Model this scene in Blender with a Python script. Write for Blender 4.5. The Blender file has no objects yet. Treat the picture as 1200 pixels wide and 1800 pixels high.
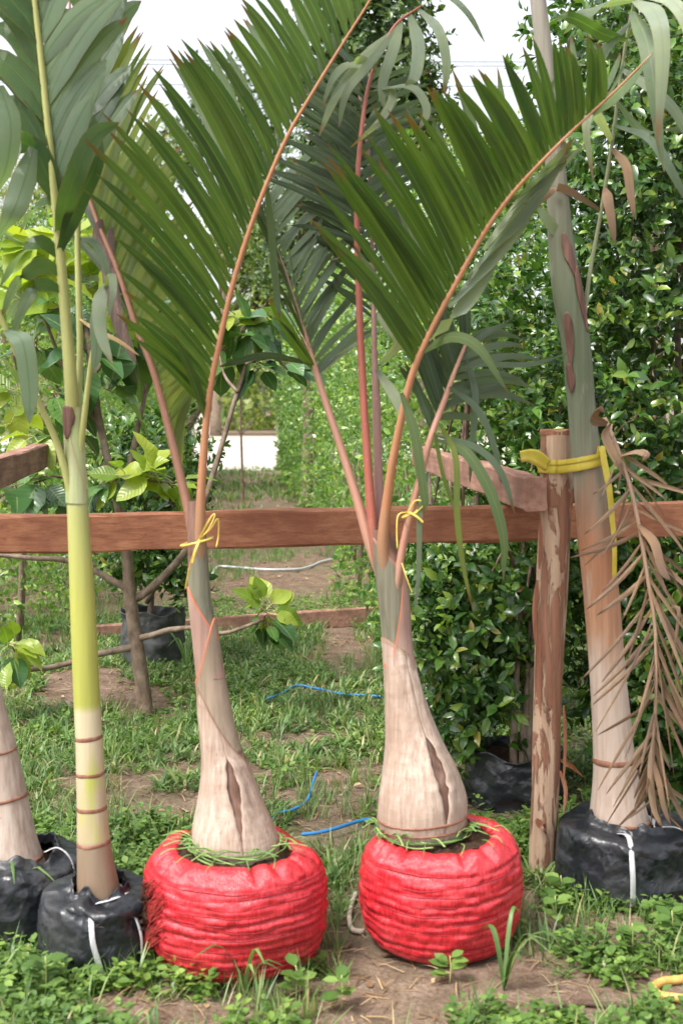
import bpy, math, random
import numpy as np
from mathutils import Vector, Matrix

random.seed(11)
RNG = np.random.default_rng(11)
scene = bpy.context.scene
COL = scene.collection

# ------------------------------------------------------------------ camera
FOC = 2250.0            # focal length in photo pixels (photo is 1200 x 1800)
CAM_Z = 1.4
HORIZON = 720.0         # photo row of the horizon
cam_data = bpy.data.cameras.new('camera')
cam_data.sensor_fit = 'VERTICAL'
cam_data.sensor_height = 36.0
cam_data.lens = 45.0
cam_data.shift_y = -(900 - HORIZON) / 1800
cam_data.clip_start = 0.05
cam_data.clip_end = 2000
cam_data.dof.use_dof = True
cam_data.dof.focus_distance = 5.2
cam_data.dof.aperture_fstop = 4.5
cam = bpy.data.objects.new('camera', cam_data)
COL.objects.link(cam)
cam.location = (0, 0, CAM_Z)
cam.rotation_euler = (math.pi / 2, 0, 0)
scene.camera = cam

# ------------------------------------------------------------------ world, sun, exposure
SUN_TO = Vector((-0.55, -0.50, 1.15)).normalized()
SUN_EL = math.asin(SUN_TO.z)
SUN_AZ = math.atan2(SUN_TO.x, SUN_TO.y)
world = bpy.data.worlds.new('World')
scene.world = world
world.use_nodes = True
wn = world.node_tree
wn.nodes.clear()
w_sky = wn.nodes.new('ShaderNodeTexSky')
w_sky.sky_type = 'NISHITA'
w_sky.sun_disc = False
w_sky.sun_elevation = SUN_EL
w_sky.sun_rotation = SUN_AZ
w_sky.air_density = 1.0
w_sky.dust_density = 4.0
w_hsv = wn.nodes.new('ShaderNodeHueSaturation')      # thin overcast: a whitened sky
w_hsv.inputs['Saturation'].default_value = 0.22
w_bg = wn.nodes.new('ShaderNodeBackground')
w_bg.inputs['Strength'].default_value = 0.15
w_out = wn.nodes.new('ShaderNodeOutputWorld')
wn.links.new(w_sky.outputs[0], w_hsv.inputs['Color'])
wn.links.new(w_hsv.outputs[0], w_bg.inputs['Color'])
wn.links.new(w_bg.outputs[0], w_out.inputs['Surface'])

sun_data = bpy.data.lights.new('sun', 'SUN')
sun_data.energy = 1.5
sun_data.angle = math.radians(14)
sun_data.color = (1.0, 0.95, 0.88)
sun = bpy.data.objects.new('sun', sun_data)
COL.objects.link(sun)
sun.location = (-4, -4, 10)
sun.rotation_euler = SUN_TO.to_track_quat('Z', 'Y').to_euler()

scene.view_settings.view_transform = 'Standard'
scene.view_settings.look = 'None'
scene.view_settings.exposure = 1.38
scene.view_settings.gamma = 1.0
scene.render.engine = 'CYCLES'
scene.cycles.max_bounces = 8
scene.cycles.diffuse_bounces = 4
scene.cycles.transmission_bounces = 4
scene.cycles.use_denoising = True

# ------------------------------------------------------------------ measuring
def P(px, py, D):
    """World point seen at photo pixel (px, py) that lies D metres in front of the camera."""
    return np.array([(px - 600) / FOC * D, D, CAM_Z + (HORIZON - py) / FOC * D])


def G(px, py, z=0.0):
    """World point on the ground seen at photo pixel."""
    return P(px, py, (CAM_Z - z) * FOC / (py - HORIZON))


def project(V):
    V = np.asarray(V)
    x, y, z = V[..., 0], V[..., 1], V[..., 2] - CAM_Z
    return 600 + FOC * x / y, HORIZON - FOC * z / y, y


def unit(v):
    v = np.asarray(v, float)
    n = np.linalg.norm(v, axis=-1, keepdims=True)
    return v / np.maximum(n, 1e-9)


def catmull(pts, n):
    """Smooth curve through pts (any dimension), n samples."""
    p = np.asarray(pts, float)
    if len(p) == 2:
        t = np.linspace(0, 1, n)[:, None]
        return p[0] * (1 - t) + p[1] * t
    p = np.vstack([2 * p[0] - p[1], p, 2 * p[-1] - p[-2]])
    m = len(p) - 3
    u = np.linspace(0, m, n)
    i = np.minimum(u.astype(int), m - 1)
    f = (u - i)[:, None]
    p0, p1, p2, p3 = p[i], p[i + 1], p[i + 2], p[i + 3]
    return 0.5 * (2 * p1 + (p2 - p0) * f + (2 * p0 - 5 * p1 + 4 * p2 - p3) * f ** 2 + (3 * p1 - p0 - 3 * p2 + p3) * f ** 3)


_LAT = np.random.default_rng(5).random((64, 64))


def vnoise(x, y):
    x = np.asarray(x, float); y = np.asarray(y, float)
    xi = np.floor(x).astype(int); yi = np.floor(y).astype(int)
    fx = x - xi; fy = y - yi
    fx = fx * fx * (3 - 2 * fx); fy = fy * fy * (3 - 2 * fy)
    a = _LAT[xi % 64, yi % 64]; b = _LAT[(xi + 1) % 64, yi % 64]
    c = _LAT[xi % 64, (yi + 1) % 64]; d = _LAT[(xi + 1) % 64, (yi + 1) % 64]
    return (a * (1 - fx) + b * fx) * (1 - fy) + (c * (1 - fx) + d * fx) * fy


def ground_z(x, y):
    x = np.asarray(x, float); y = np.asarray(y, float)
    fade = np.clip((y - 1.0) / 1.0, 0, 1) * np.clip((26 - y) / 4, 0, 1)
    return fade * (0.030 * (vnoise(x * 1.7 + 9, y * 1.7 + 3) - 0.5) + 0.016 * (vnoise(x * 6, y * 6) - 0.5) + 0.008 * (vnoise(x * 17, y * 17) - 0.5))


# ------------------------------------------------------------------ mesh and object helpers
ORG = {}


def np_mesh(name, V, F, smooth=True, attrs=None):
    V = np.ascontiguousarray(V, dtype=np.float32)
    F = np.ascontiguousarray(F, dtype=np.int32)
    k = F.shape[1]
    me = bpy.data.meshes.new(name)
    me.vertices.add(len(V))
    me.vertices.foreach_set('co', V.ravel())
    me.loops.add(F.size)
    me.loops.foreach_set('vertex_index', F.ravel())
    me.polygons.add(len(F))
    me.polygons.foreach_set('loop_start', np.arange(len(F), dtype=np.int32) * k)
    me.polygons.foreach_set('loop_total', np.full(len(F), k, dtype=np.int32))
    if smooth:
        me.polygons.foreach_set('use_smooth', np.ones(len(F), dtype=bool))
    me.update(calc_edges=True)
    for nm, arr in (attrs or {}).items():
        a = me.attributes.new(nm, 'FLOAT', 'POINT')
        a.data.foreach_set('value', np.ascontiguousarray(arr, dtype=np.float32))
    return me


def py_mesh(name, V, F, smooth=False):
    me = bpy.data.meshes.new(name)
    me.from_pydata([tuple(map(float, v)) for v in V], [], [tuple(map(int, f)) for f in F])
    me.update()
    if smooth:
        for p in me.polygons:
            p.use_smooth = True
    return me


def put(name, me, mat=None, parent=None, matrix=None):
    o = bpy.data.objects.new(name, me)
    COL.objects.link(o)
    if mat is not None and me is not None and not me.materials:
        me.materials.append(mat)
    if parent is not None:
        o.parent = parent
        L = ORG.get(parent.name)
        if L is not None:
            o.matrix_parent_inverse = Matrix.Translation(-Vector(L))
    if matrix is not None:
        o.matrix_basis = matrix
    return o


def tag(o, label=None, cat=None, group=None, kind=None):
    if label: o['label'] = label
    if cat: o['category'] = cat
    if group: o['group'] = group
    if kind: o['kind'] = kind
    return o


def thing(name, loc, label, cat, group=None):
    o = bpy.data.objects.new(name, None)
    o.empty_display_size = 0.1
    COL.objects.link(o)
    o.location = Vector([float(c) for c in loc])
    ORG[o.name] = tuple(float(c) for c in loc)
    return tag(o, label, cat, group)


class MB:
    """Collects quads and their float attributes, to become one mesh."""
    def __init__(s):
        s.V, s.F, s.A, s.n = [], [], {}, 0

    def add(s, V, F, **attrs):
        s.V.append(np.asarray(V, float)); s.F.append(np.asarray(F, int) + s.n)
        for k, v in attrs.items():
            s.A.setdefault(k, []).append(np.asarray(v, float))
        s.n += len(V)

    def mesh(s, name, smooth=True):
        return np_mesh(name, np.vstack(s.V), np.vstack(s.F), smooth, {k: np.concatenate(v) for k, v in s.A.items()})


def tube_geo(path, rad, seg=10, caps=True, rough=0.0, flat=1.0):
    """Quads of a tube along path (n,3) with radii rad (n). flat < 1 squashes it into a ribbon."""
    path = np.asarray(path, float)
    n = len(path)
    rad = np.broadcast_to(np.asarray(rad, float), (n,))
    T = unit(np.gradient(path, axis=0))
    ref = np.array([0, 0, 1.0]) if abs(T[0][2]) < 0.8 else np.array([1.0, 0, 0])
    u = unit(np.cross(T[0], ref))
    U = np.zeros_like(path)
    for i in range(n):
        u = unit(u - T[i] * np.dot(u, T[i]))
        U[i] = u
    W = np.cross(T, U)
    th = np.linspace(0, 2 * math.pi, seg, endpoint=False)
    R = rad[:, None] * np.ones(seg)
    if rough:
        R = R * (1 + rough * (RNG.random((n, seg)) - 0.5))
    V = path[:, None, :] + U[:, None, :] * (R * np.cos(th))[..., None] + W[:, None, :] * (R * np.sin(th) * flat)[..., None]
    V = V.reshape(-1, 3)
    i = np.arange(n - 1)[:, None]; j = np.arange(seg)[None, :]
    F = np.stack([i * seg + j, i * seg + (j + 1) % seg, (i + 1) * seg + (j + 1) % seg, (i + 1) * seg + j], -1).reshape(-1, 4)
    t = np.repeat(np.linspace(0, 1, n), seg)
    if caps:
        V = np.vstack([V, path[0], path[-1]])
        c0, c1 = n * seg, n * seg + 1
        jj = np.arange(0, seg, 2)
        f0 = np.stack([np.full(len(jj), c0), (jj + 2) % seg, (jj + 1) % seg, jj], -1)
        b = (n - 1) * seg
        f1 = np.stack([np.full(len(jj), c1), b + jj, b + (jj + 1) % seg, b + (jj + 2) % seg], -1)
        F = np.vstack([F, f0, f1])
        t = np.concatenate([t, [0, 1]])
    return V, F, t


def tube(name, pts, rad, mat, parent=None, n=None, seg=10, rough=0.0, flat=1.0):
    pts = np.asarray(pts, float)
    n = n or max(6, len(pts) * 5)
    path = catmull(pts, n)
    r = np.asarray(rad, float)
    if r.ndim:
        r = catmull(r[:, None], n)[:, 0] if len(r) == len(pts) else np.interp(np.linspace(0, 1, n), np.linspace(0, 1, len(r)), r)
    V, F, t = tube_geo(path, r, seg, True, rough, flat)
    return put(name, np_mesh(name, V, F, True, {'t': t}), mat, parent)


# ------------------------------------------------------------------ materials
class NT:
    def __init__(s, name):
        s.m = bpy.data.materials.new(name)
        s.m.use_nodes = True
        s.t = s.m.node_tree
        s.t.nodes.clear()

    def n(s, typ, **kw):
        nd = s.t.nodes.new(typ)
        for k, v in kw.items():
            setattr(nd, k, v)
        return nd

    def set(s, sock, v):
        if isinstance(v, bpy.types.NodeSocket):
            s.t.links.new(v, sock)
        elif isinstance(v, (tuple, list)) and len(v) == 3 and sock.type == 'RGBA':
            sock.default_value = (*v, 1)
        else:
            sock.default_value = v

    def coord(s, scale=(1, 1, 1), kind='Object'):
        c = s.n('ShaderNodeTexCoord')
        m = s.n('ShaderNodeMapping')
        m.inputs['Scale'].default_value = scale
        s.t.links.new(c.outputs[kind], m.inputs['Vector'])
        return m.outputs[0]

    def noise(s, scale, detail=4, rough=0.55, vec=None, dist=0.0):
        nd = s.n('ShaderNodeTexNoise')
        nd.inputs['Scale'].default_value = scale
        nd.inputs['Detail'].default_value = detail
        nd.inputs['Roughness'].default_value = rough
        nd.inputs['Distortion'].default_value = dist
        if vec is None:
            vec = s.coord()
        s.t.links.new(vec, nd.inputs['Vector'])
        return nd.outputs['Fac']

    def crumple(s, scale, warp=0.35):
        c = s.coord()
        nz = s.n('ShaderNodeTexNoise'); nz.inputs['Scale'].default_value = scale * 0.6
        s.t.links.new(c, nz.inputs['Vector'])
        mx = s.n('ShaderNodeVectorMath', operation='MULTIPLY_ADD')
        s.t.links.new(nz.outputs['Color'], mx.inputs[0]); mx.inputs[1].default_value = (warp, warp, warp); s.t.links.new(c, mx.inputs[2])
        v = s.n('ShaderNodeTexVoronoi', feature='F1'); v.inputs['Scale'].default_value = scale
        s.t.links.new(mx.outputs[0], v.inputs['Vector'])
        return v.outputs['Distance']

    def ramp(s, fac, stops):
        nd = s.n('ShaderNodeValToRGB')
        e = nd.color_ramp.elements
        while len(e) < len(stops):
            e.new(0.5)
        for el, (p, c) in zip(e, stops):
            el.position = p
            el.color = (c, c, c, 1) if isinstance(c, (int, float)) else (*c, 1)
        s.set(nd.inputs[0], fac)
        return nd.outputs[0]

    def mix(s, fac, a, b, blend='MIX'):
        nd = s.n('ShaderNodeMix', data_type='RGBA', blend_type=blend)
        s.set(nd.inputs[0], fac); s.set(nd.inputs[6], a); s.set(nd.inputs[7], b)
        return nd.outputs[2]

    def math(s, op, a, b=0.0):
        nd = s.n('ShaderNodeMath', operation=op)
        s.set(nd.inputs[0], a); s.set(nd.inputs[1], b)
        return nd.outputs[0]

    def attr(s, name):
        nd = s.n('ShaderNodeAttribute', attribute_name=name)
        return nd.outputs['Fac']

    def rand(s):
        a = s.n('ShaderNodeObjectInfo').outputs['Random']
        b = s.n('ShaderNodeNewGeometry').outputs['Random Per Island']
        return s.math('FRACT', s.math('ADD', a, b))

    def back(s):
        return s.n('ShaderNodeNewGeometry').outputs['Backfacing']

    def done(s, color, rough=0.6, spec=0.4, bump=None, bdist=0.002, transl=0.0, tcol=None, bstr=1.0, coat=0.0, sheen=0.0):
        p = s.n('ShaderNodeBsdfPrincipled')
        s.set(p.inputs['Base Color'], color)
        s.set(p.inputs['Roughness'], rough)
        s.set(p.inputs['Specular IOR Level'], spec)
        if coat: p.inputs['Coat Weight'].default_value = coat
        if sheen: p.inputs['Sheen Weight'].default_value = sheen
        nrm = None
        if bump is not None:
            b = s.n('ShaderNodeBump')
            b.inputs['Distance'].default_value = bdist
            b.inputs['Strength'].default_value = bstr
            s.set(b.inputs['Height'], bump)
            nrm = b.outputs[0]
            s.t.links.new(nrm, p.inputs['Normal'])
        out = s.n('ShaderNodeOutputMaterial')
        if transl:
            tr = s.n('ShaderNodeBsdfTranslucent')
            s.set(tr.inputs['Color'], tcol if tcol is not None else color)
            mx = s.n('ShaderNodeMixShader')
            mx.inputs[0].default_value = transl
            s.t.links.new(p.outputs[0], mx.inputs[1]); s.t.links.new(tr.outputs[0], mx.inputs[2])
            s.t.links.new(mx.outputs[0], out.inputs['Surface'])
        else:
            s.t.links.new(p.outputs[0], out.inputs['Surface'])
        return s.m


def leaf_mat(name, stops, transl=0.3, rough=0.35, spec=0.5, yellow=None):
    """Leaves: colour differs from leaf to leaf; light comes through."""
    s = NT(name)
    c = s.ramp(s.rand(), stops)
    c = s.mix(s.math('MULTIPLY', s.noise(60, 3), 0.45), c, s.mix(1.0, c, (0.6, 0.62, 0.5), 'MULTIPLY'))
    c = s.mix(s.ramp(s.noise(3.2, 3), [(0.38, 0.0), (0.62, 0.8)]), c, s.mix(1.0, c, (1.3, 1.22, 1.0), 'MULTIPLY'))     # clumps of younger growth
    tc = s.mix(1.0, c, (1.5, 1.7, 0.7), 'MULTIPLY')
    return s.done(c, rough, spec, transl=transl, tcol=tc)


def frond_mat(name, c1, c2, back=None, tipc=(0.22, 0.10, 0.03), rib=(0.20, 0.22, 0.06), transl=0.34, rough=0.36, tip0=0.9, spec=0.45):
    s = NT(name)
    t = s.attr('t'); c = s.attr('c')
    col = s.mix(s.rand(), c1, c2)
    big = s.noise(9, 3)
    col = s.mix(s.ramp(big, [(0.35, 0.0), (0.7, 0.55)]), col, s.mix(1.0, col, (1.5, 1.35, 0.9), 'MULTIPLY'))
    col = s.mix(s.ramp(s.noise(45, 3), [(0.66, 0.0), (0.74, 0.5)]), col, (0.18, 0.13, 0.06))
    if back is not None:
        col = s.mix(s.math('MULTIPLY', s.back(), 0.85), col, back)
    col = s.mix(s.ramp(c, [(0.0, 0.75), (0.13, 0.0)]), col, rib)
    col = s.mix(s.ramp(c, [(0.9, 0.0), (1.0, 0.55)]), col, tipc)
    tt = s.math('ADD', t, s.math('MULTIPLY', s.math('SUBTRACT', s.rand(), 0.5), 0.12))
    col = s.mix(s.ramp(tt, [(tip0, 0.0), (min(1.0, tip0 + 0.08), 0.9)]), col, tipc)
    vein = s.math('SINE', s.math('MULTIPLY', c, 45.0))
    return s.done(col, rough, spec, bump=vein, bdist=0.0006, transl=transl, tcol=s.mix(1.0, col, (1.5, 1.7, 0.6), 'MULTIPLY'))


def trunk_mat(name, base, dark, lightc, streak=(60, 60, 3), bump=0.0015, rough=0.65, spots=(0.16, 0.09, 0.06)):
    s = NT(name)
    f = s.noise(1.0, 5, 0.6, s.coord(streak))
    c = s.ramp(f, [(0.3, dark), (0.5, base), (0.72, lightc)])
    g = s.noise(7, 4)
    c = s.mix(s.ramp(g, [(0.35, 0.55), (0.6, 0.0)]), c, s.mix(1.0, c, (0.72, 0.62, 0.55), 'MULTIPLY'))
    c = s.mix(s.ramp(s.noise(1.0, 3, 0.6, s.coord((170, 170, 7))), [(0.60, 0.0), (0.68, 0.4)]), c, dark)
    c = s.mix(s.ramp(s.noise(30, 3), [(0.68, 0.0), (0.75, 0.5)]), c, spots)
    return s.done(c, rough, 0.3, bump=f, bdist=bump)


def petiole_mat(name, base, red, rough=0.45, grey=(0.22, 0.19, 0.125)):
    s = NT(name)
    f = s.noise(1.0, 4, 0.6, s.coord((90, 90, 6)))
    c = s.mix(f, base, red)
    c = s.mix(s.ramp(s.math('ADD', s.attr('t'), s.math('MULTIPLY', s.noise(12, 3), 0.1)), [(0.05, 0.8), (0.28, 0.0)]), c, grey)
    c = s.mix(s.ramp(s.noise(120, 2), [(0.68, 0.0), (0.75, 0.6)]), c, (0.55, 0.42, 0.33))
    return s.done(c, rough, 0.4, bump=f, bdist=0.001)


def sheath_mat(name, low, mid, margin, rough=0.5, dry=False):
    """Leaf bases: streaked along the stem, coloured margin (attribute e: 1 at the free edge)."""
    s = NT(name)
    f = s.noise(1.0, 5, 0.6, s.coord((110, 110, 4)))
    c = s.mix(s.ramp(f, [(0.3, 0.0), (0.7, 1.0)]), low, mid)
    g = s.noise(6, 4)
    c = s.mix(s.ramp(g, [(0.4, 0.5), (0.62, 0.0)]), c, s.mix(1.0, c, (0.66, 0.55, 0.48) if dry else (0.8, 0.7, 0.72), 'MULTIPLY'))
    if dry:
        c = s.mix(s.ramp(s.noise(13, 5, 0.65), [(0.6, 0.0), (0.72, 0.6)]), c, (0.26, 0.13, 0.07))
    if dry:
        crk = s.ramp(s.noise(1.0, 3, 0.6, s.coord((190, 190, 5))), [(0.60, 0.0), (0.68, 0.55)])
        c = s.mix(crk, c, (0.20, 0.12, 0.085))
        wrk = s.noise(1.0, 4, 0.6, s.coord((9, 9, 45)))
        c = s.mix(s.ramp(wrk, [(0.60, 0.0), (0.70, 0.45)]), c, (0.30, 0.19, 0.13))
        f = s.math('ADD', f, s.math('MULTIPLY', wrk, 1.6))
    c = s.mix(s.ramp(s.attr('e'), [(0.55, 0.0), (0.97, 0.9)]), c, margin)
    return s.done(c, rough, 0.35, bump=f, bdist=0.0012)


M = {}


def build_materials():
    # ground
    s = NT('soil')
    n1 = s.noise(1.1, 6, 0.6); n2 = s.noise(9, 6, 0.65); n3 = s.noise(70, 4, 0.7)
    c = s.ramp(n2, [(0.28, (0.10, 0.064, 0.046)), (0.48, (0.205, 0.142, 0.106)), (0.72, (0.32, 0.235, 0.18))])
    c = s.mix(s.ramp(n3, [(0.35, 0.7), (0.6, 0.0)]), c, (0.085, 0.05, 0.032))
    c = s.mix(s.ramp(n1, [(0.45, 0.0), (0.68, 0.45)]), c, (0.10, 0.12, 0.05))
    h = s.math('ADD', s.math('MULTIPLY', n2, 0.6), s.math('MULTIPLY', n3, 0.4))
    M['soil'] = s.done(c, 0.9, 0.15, bump=h, bdist=0.02)
    s = NT('pot_soil')
    n2 = s.noise(55, 6, 0.7)
    M['pot_soil'] = s.done(s.ramp(n2, [(0.3, (0.022, 0.014, 0.010)), (0.6, (0.085, 0.05, 0.032)), (0.8, (0.20, 0.12, 0.07))]), 0.95, 0.1, bump=n2, bdist=0.015)
    s = NT('concrete')
    M['concrete'] = s.done(s.ramp(s.noise(0.6, 5), [(0.3, (0.36, 0.325, 0.28)), (0.7, (0.46, 0.42, 0.37))]), 0.85, 0.2)
    # leaves
    M['hedge'] = leaf_mat('hedge_leaf', [(0.0, (0.025, 0.069, 0.018)), (0.45, (0.048, 0.121, 0.028)), (0.8, (0.103, 0.207, 0.039)), (0.97, (0.218, 0.322, 0.057)), (1.0, (0.299, 0.230, 0.057))], 0.22, 0.26, 0.6)
    M['hedge_light'] = leaf_mat('hedge_leaf_light', [(0.0, (0.065, 0.145, 0.038)), (0.5, (0.131, 0.254, 0.061)), (0.85, (0.246, 0.377, 0.090)), (1.0, (0.362, 0.435, 0.131))], 0.3, 0.3, 0.6)
    M['tree_light'] = leaf_mat('tree_leaf_light', [(0.0, (0.081, 0.135, 0.034)), (0.5, (0.176, 0.243, 0.068)), (1.0, (0.351, 0.392, 0.135))], 0.35, 0.45, 0.4)
    M['tree_dark'] = leaf_mat('tree_leaf_dark', [(0.0, (0.028, 0.063, 0.020)), (0.6, (0.063, 0.126, 0.035)), (1.0, (0.154, 0.224, 0.056))], 0.25, 0.35, 0.5)

    def veined(name, stops, tr, rough):
        s = NT(name)
        c = s.ramp(s.rand(), stops)
        cc = s.attr('c'); t = s.attr('t')
        v = s.math('SINE', s.math('MULTIPLY', s.math('SUBTRACT', t, s.math('MULTIPLY', cc, 0.16)), 58.0))
        c = s.mix(s.ramp(v, [(0.88, 0.0), (1.0, 0.25)]), c, s.mix(1.0, c, (1.5, 1.45, 1.3), 'MULTIPLY'))
        c = s.mix(s.ramp(cc, [(0.0, 0.7), (0.08, 0.0)]), c, (0.28, 0.34, 0.14))
        c = s.mix(s.ramp(s.noise(25, 3), [(0.68, 0.0), (0.76, 0.5)]), c, (0.16, 0.11, 0.04))
        return s.done(c, rough, 0.5, bump=v, bdist=0.0007, bstr=0.5, transl=tr, tcol=s.mix(1.0, c, (1.7, 1.8, 0.6), 'MULTIPLY'))
    M['big_leaf'] = veined('big_leaf', [(0.0, (0.034, 0.086, 0.031)), (0.6, (0.065, 0.150, 0.046)), (1.0, (0.130, 0.234, 0.058))], 0.25, 0.28)
    M['young_leaf'] = veined('young_leaf', [(0.0, (0.12, 0.20, 0.03)), (0.5, (0.22, 0.31, 0.04)), (1.0, (0.34, 0.40, 0.06))], 0.4, 0.32)
    M['grass'] = leaf_mat('grass_blade', [(0.0, (0.059, 0.118, 0.039)), (0.45, (0.116, 0.211, 0.070)), (0.8, (0.193, 0.293, 0.107)), (0.93, (0.283, 0.311, 0.154)), (1.0, (0.438, 0.349, 0.231))], 0.3, 0.4, 0.4)
    M['weed'] = leaf_mat('weed_leaf', [(0.0, (0.066, 0.132, 0.033)), (0.6, (0.132, 0.231, 0.061)), (1.0, (0.220, 0.330, 0.088))], 0.3, 0.4, 0.4)
    M['straw'] = leaf_mat('straw', [(0.0, (0.13, 0.075, 0.045)), (0.5, (0.27, 0.18, 0.11)), (1.0, (0.46, 0.35, 0.23))], 0.1, 0.7, 0.2)
    # palm leaves
    M['frond_a'] = frond_mat('frond_green', (0.050, 0.112, 0.028), (0.105, 0.185, 0.042), back=(0.13, 0.19, 0.09), rib=(0.24, 0.25, 0.08), transl=0.42)
    M['frond_light'] = frond_mat('frond_pale_green', (0.135, 0.209, 0.054), (0.216, 0.270, 0.074), rib=(0.324, 0.297, 0.095), transl=0.45)
    M['frond_dark'] = frond_mat('frond_dark', (0.032, 0.067, 0.032), (0.056, 0.099, 0.042), back=(0.160, 0.224, 0.160), rib=(0.160, 0.176, 0.080))
    M['frond_silver'] = frond_mat('frond_silver', (0.16, 0.22, 0.16), (0.34, 0.40, 0.33), rib=(0.30, 0.32, 0.22), tip0=0.88, tipc=(0.30, 0.17, 0.09))
    M['frond_broad'] = frond_mat('frond_broad', (0.039, 0.087, 0.033), (0.075, 0.138, 0.054), back=(0.180, 0.247, 0.173), rib=(0.090, 0.150, 0.053), rough=0.32, tip0=0.96)
    M['frond_dead'] = frond_mat('frond_dead', (0.22, 0.135, 0.095), (0.48, 0.345, 0.26), rib=(0.34, 0.23, 0.165), tipc=(0.17, 0.09, 0.05), transl=0.1, rough=0.7, spec=0.2)
    # stems
    M['bottle'] = sheath_mat('dry_sheath', (0.33, 0.235, 0.18), (0.52, 0.425, 0.355), (0.19, 0.10, 0.06), 0.6, True)
    M['bottle_core'] = trunk_mat('bottle_core', (0.20, 0.115, 0.085), (0.10, 0.055, 0.042), (0.32, 0.22, 0.17))
    M['sheath_green'] = sheath_mat('green_sheath', (0.23, 0.19, 0.13), (0.36, 0.29, 0.215), (0.52, 0.17, 0.085), 0.45)
    M['sheath_pink'] = sheath_mat('pink_sheath', (0.28, 0.17, 0.135), (0.40, 0.29, 0.235), (0.56, 0.145, 0.07), 0.45)
    M['sheath_grey'] = sheath_mat('grey_sheath', (0.115, 0.125, 0.085), (0.235, 0.215, 0.155), (0.33, 0.16, 0.11), 0.45)
    M['pet_orange'] = petiole_mat('petiole_orange', (0.34, 0.20, 0.11), (0.44, 0.165, 0.075))
    M['pet_pink'] = petiole_mat('petiole_pink', (0.38, 0.235, 0.165), (0.44, 0.185, 0.13))
    M['pet_red'] = petiole_mat('petiole_red', (0.38, 0.125, 0.08), (0.28, 0.075, 0.058))
    M['pet_brown'] = petiole_mat('petiole_brown', (0.26, 0.15, 0.09), (0.30, 0.12, 0.08))
    M['pet_mauve'] = petiole_mat('petiole_mauve', (0.36, 0.215, 0.185), (0.26, 0.135, 0.12))
    M['pet_green'] = petiole_mat('petiole_green', (0.33, 0.37, 0.13), (0.42, 0.40, 0.15), grey=(0.36, 0.39, 0.20))
    M['sheath_cane'] = sheath_mat('cane_sheath', (0.27, 0.34, 0.11), (0.42, 0.43, 0.27), (0.42, 0.30, 0.16), 0.45)
    M['pet_grey'] = petiole_mat('petiole_grey', (0.22, 0.24, 0.13), (0.16, 0.18, 0.09))
    s = NT('cane')           # yellow-green crownshaft and beige internodes, attribute t runs up the stem
    t = s.attr('t')
    f = s.noise(1.0, 5, 0.6, s.coord((70, 70, 3)))
    tn = s.math('ADD', t, s.math('MULTIPLY', s.math('SUBTRACT', s.noise(11, 3), 0.5), 0.012))
    c = s.ramp(tn, [(0.0, (0.20, 0.13, 0.085)), (0.133, (0.25, 0.185, 0.13)), (0.143, (0.42, 0.34, 0.22)), (0.395, (0.52, 0.45, 0.30)),
                    (0.412, (0.35, 0.365, 0.078)), (0.60, (0.38, 0.39, 0.090)), (0.80, (0.37, 0.385, 0.14)), (0.82, (0.38, 0.41, 0.22)), (0.95, (0.36, 0.42, 0.19)), (1.0, (0.42, 0.42, 0.26))])
    pat = s.ramp(s.noise(1.0, 3, 0.5, s.coord((16, 16, 5))), [(0.5, 0.0), (0.62, 0.75)])
    low = s.math('LESS_THAN', t, 0.395)
    hi = s.math('GREATER_THAN', t, 0.145)
    c = s.mix(s.math('MULTIPLY', pat, s.math('MULTIPLY', low, hi)), c, (0.38, 0.42, 0.06))
    c = s.mix(s.math('MULTIPLY', s.ramp(f, [(0.4, 0.5), (0.65, 0.0)]), 0.5), c, s.mix(1.0, c, (0.72, 0.68, 0.55), 'MULTIPLY'))
    M['cane'] = s.done(c, 0.42, 0.4, bump=f, bdist=0.0008)
    M['scar'] = trunk_mat('ring_scar', (0.25, 0.115, 0.075), (0.16, 0.07, 0.05), (0.33, 0.18, 0.12))
    M['grey_trunk'] = trunk_mat('grey_trunk', (0.48, 0.39, 0.33), (0.33, 0.25, 0.205), (0.58, 0.51, 0.45), (80, 80, 2))
    s = NT('leaning_trunk')
    t = s.attr('t')
    f = s.noise(1.0, 5, 0.6, s.coord((75, 75, 3)))
    tn = s.math('ADD', t, s.math('MULTIPLY', s.math('SUBTRACT', s.noise(1.0, 4, 0.6, s.coord((14, 14, 3))), 0.5), 0.16))
    c = s.ramp(tn, [(0.0, (0.46, 0.36, 0.30)), (0.19, (0.50, 0.40, 0.33)), (0.235, (0.43, 0.24, 0.145)), (0.33, (0.36, 0.165, 0.09)), (0.38, (0.27, 0.17, 0.115)),
                    (0.43, (0.19, 0.20, 0.145)), (0.54, (0.115, 0.145, 0.085)), (0.66, (0.155, 0.165, 0.115)), (0.76, (0.26, 0.24, 0.20)), (1.0, (0.30, 0.27, 0.23))])
    c = s.mix(s.ramp(f, [(0.3, 0.6), (0.6, 0.0)]), c, s.mix(1.0, c, (0.6, 0.55, 0.5), 'MULTIPLY'))
    c = s.mix(s.ramp(s.noise(1.0, 4, 0.6, s.coord((20, 20, 4))), [(0.58, 0.0), (0.66, 0.45)]), c, (0.36, 0.33, 0.28))
    M['leaning_trunk'] = s.done(c, 0.65, 0.3, bump=f, bdist=0.0015)
    M['rust_sheath'] = trunk_mat('rust_sheath', (0.135, 0.068, 0.052), (0.075, 0.04, 0.034), (0.24, 0.145, 0.115))
    M['bark'] = trunk_mat('tree_bark', (0.195, 0.145, 0.105), (0.10, 0.072, 0.05), (0.30, 0.24, 0.185), (30, 30, 18), 0.003)
    M['twig'] = trunk_mat('twig_bark', (0.16, 0.10, 0.075), (0.09, 0.055, 0.04), (0.26, 0.18, 0.135), (40, 40, 20), 0.002)
    # timber
    s = NT('rail_timber')
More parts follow.
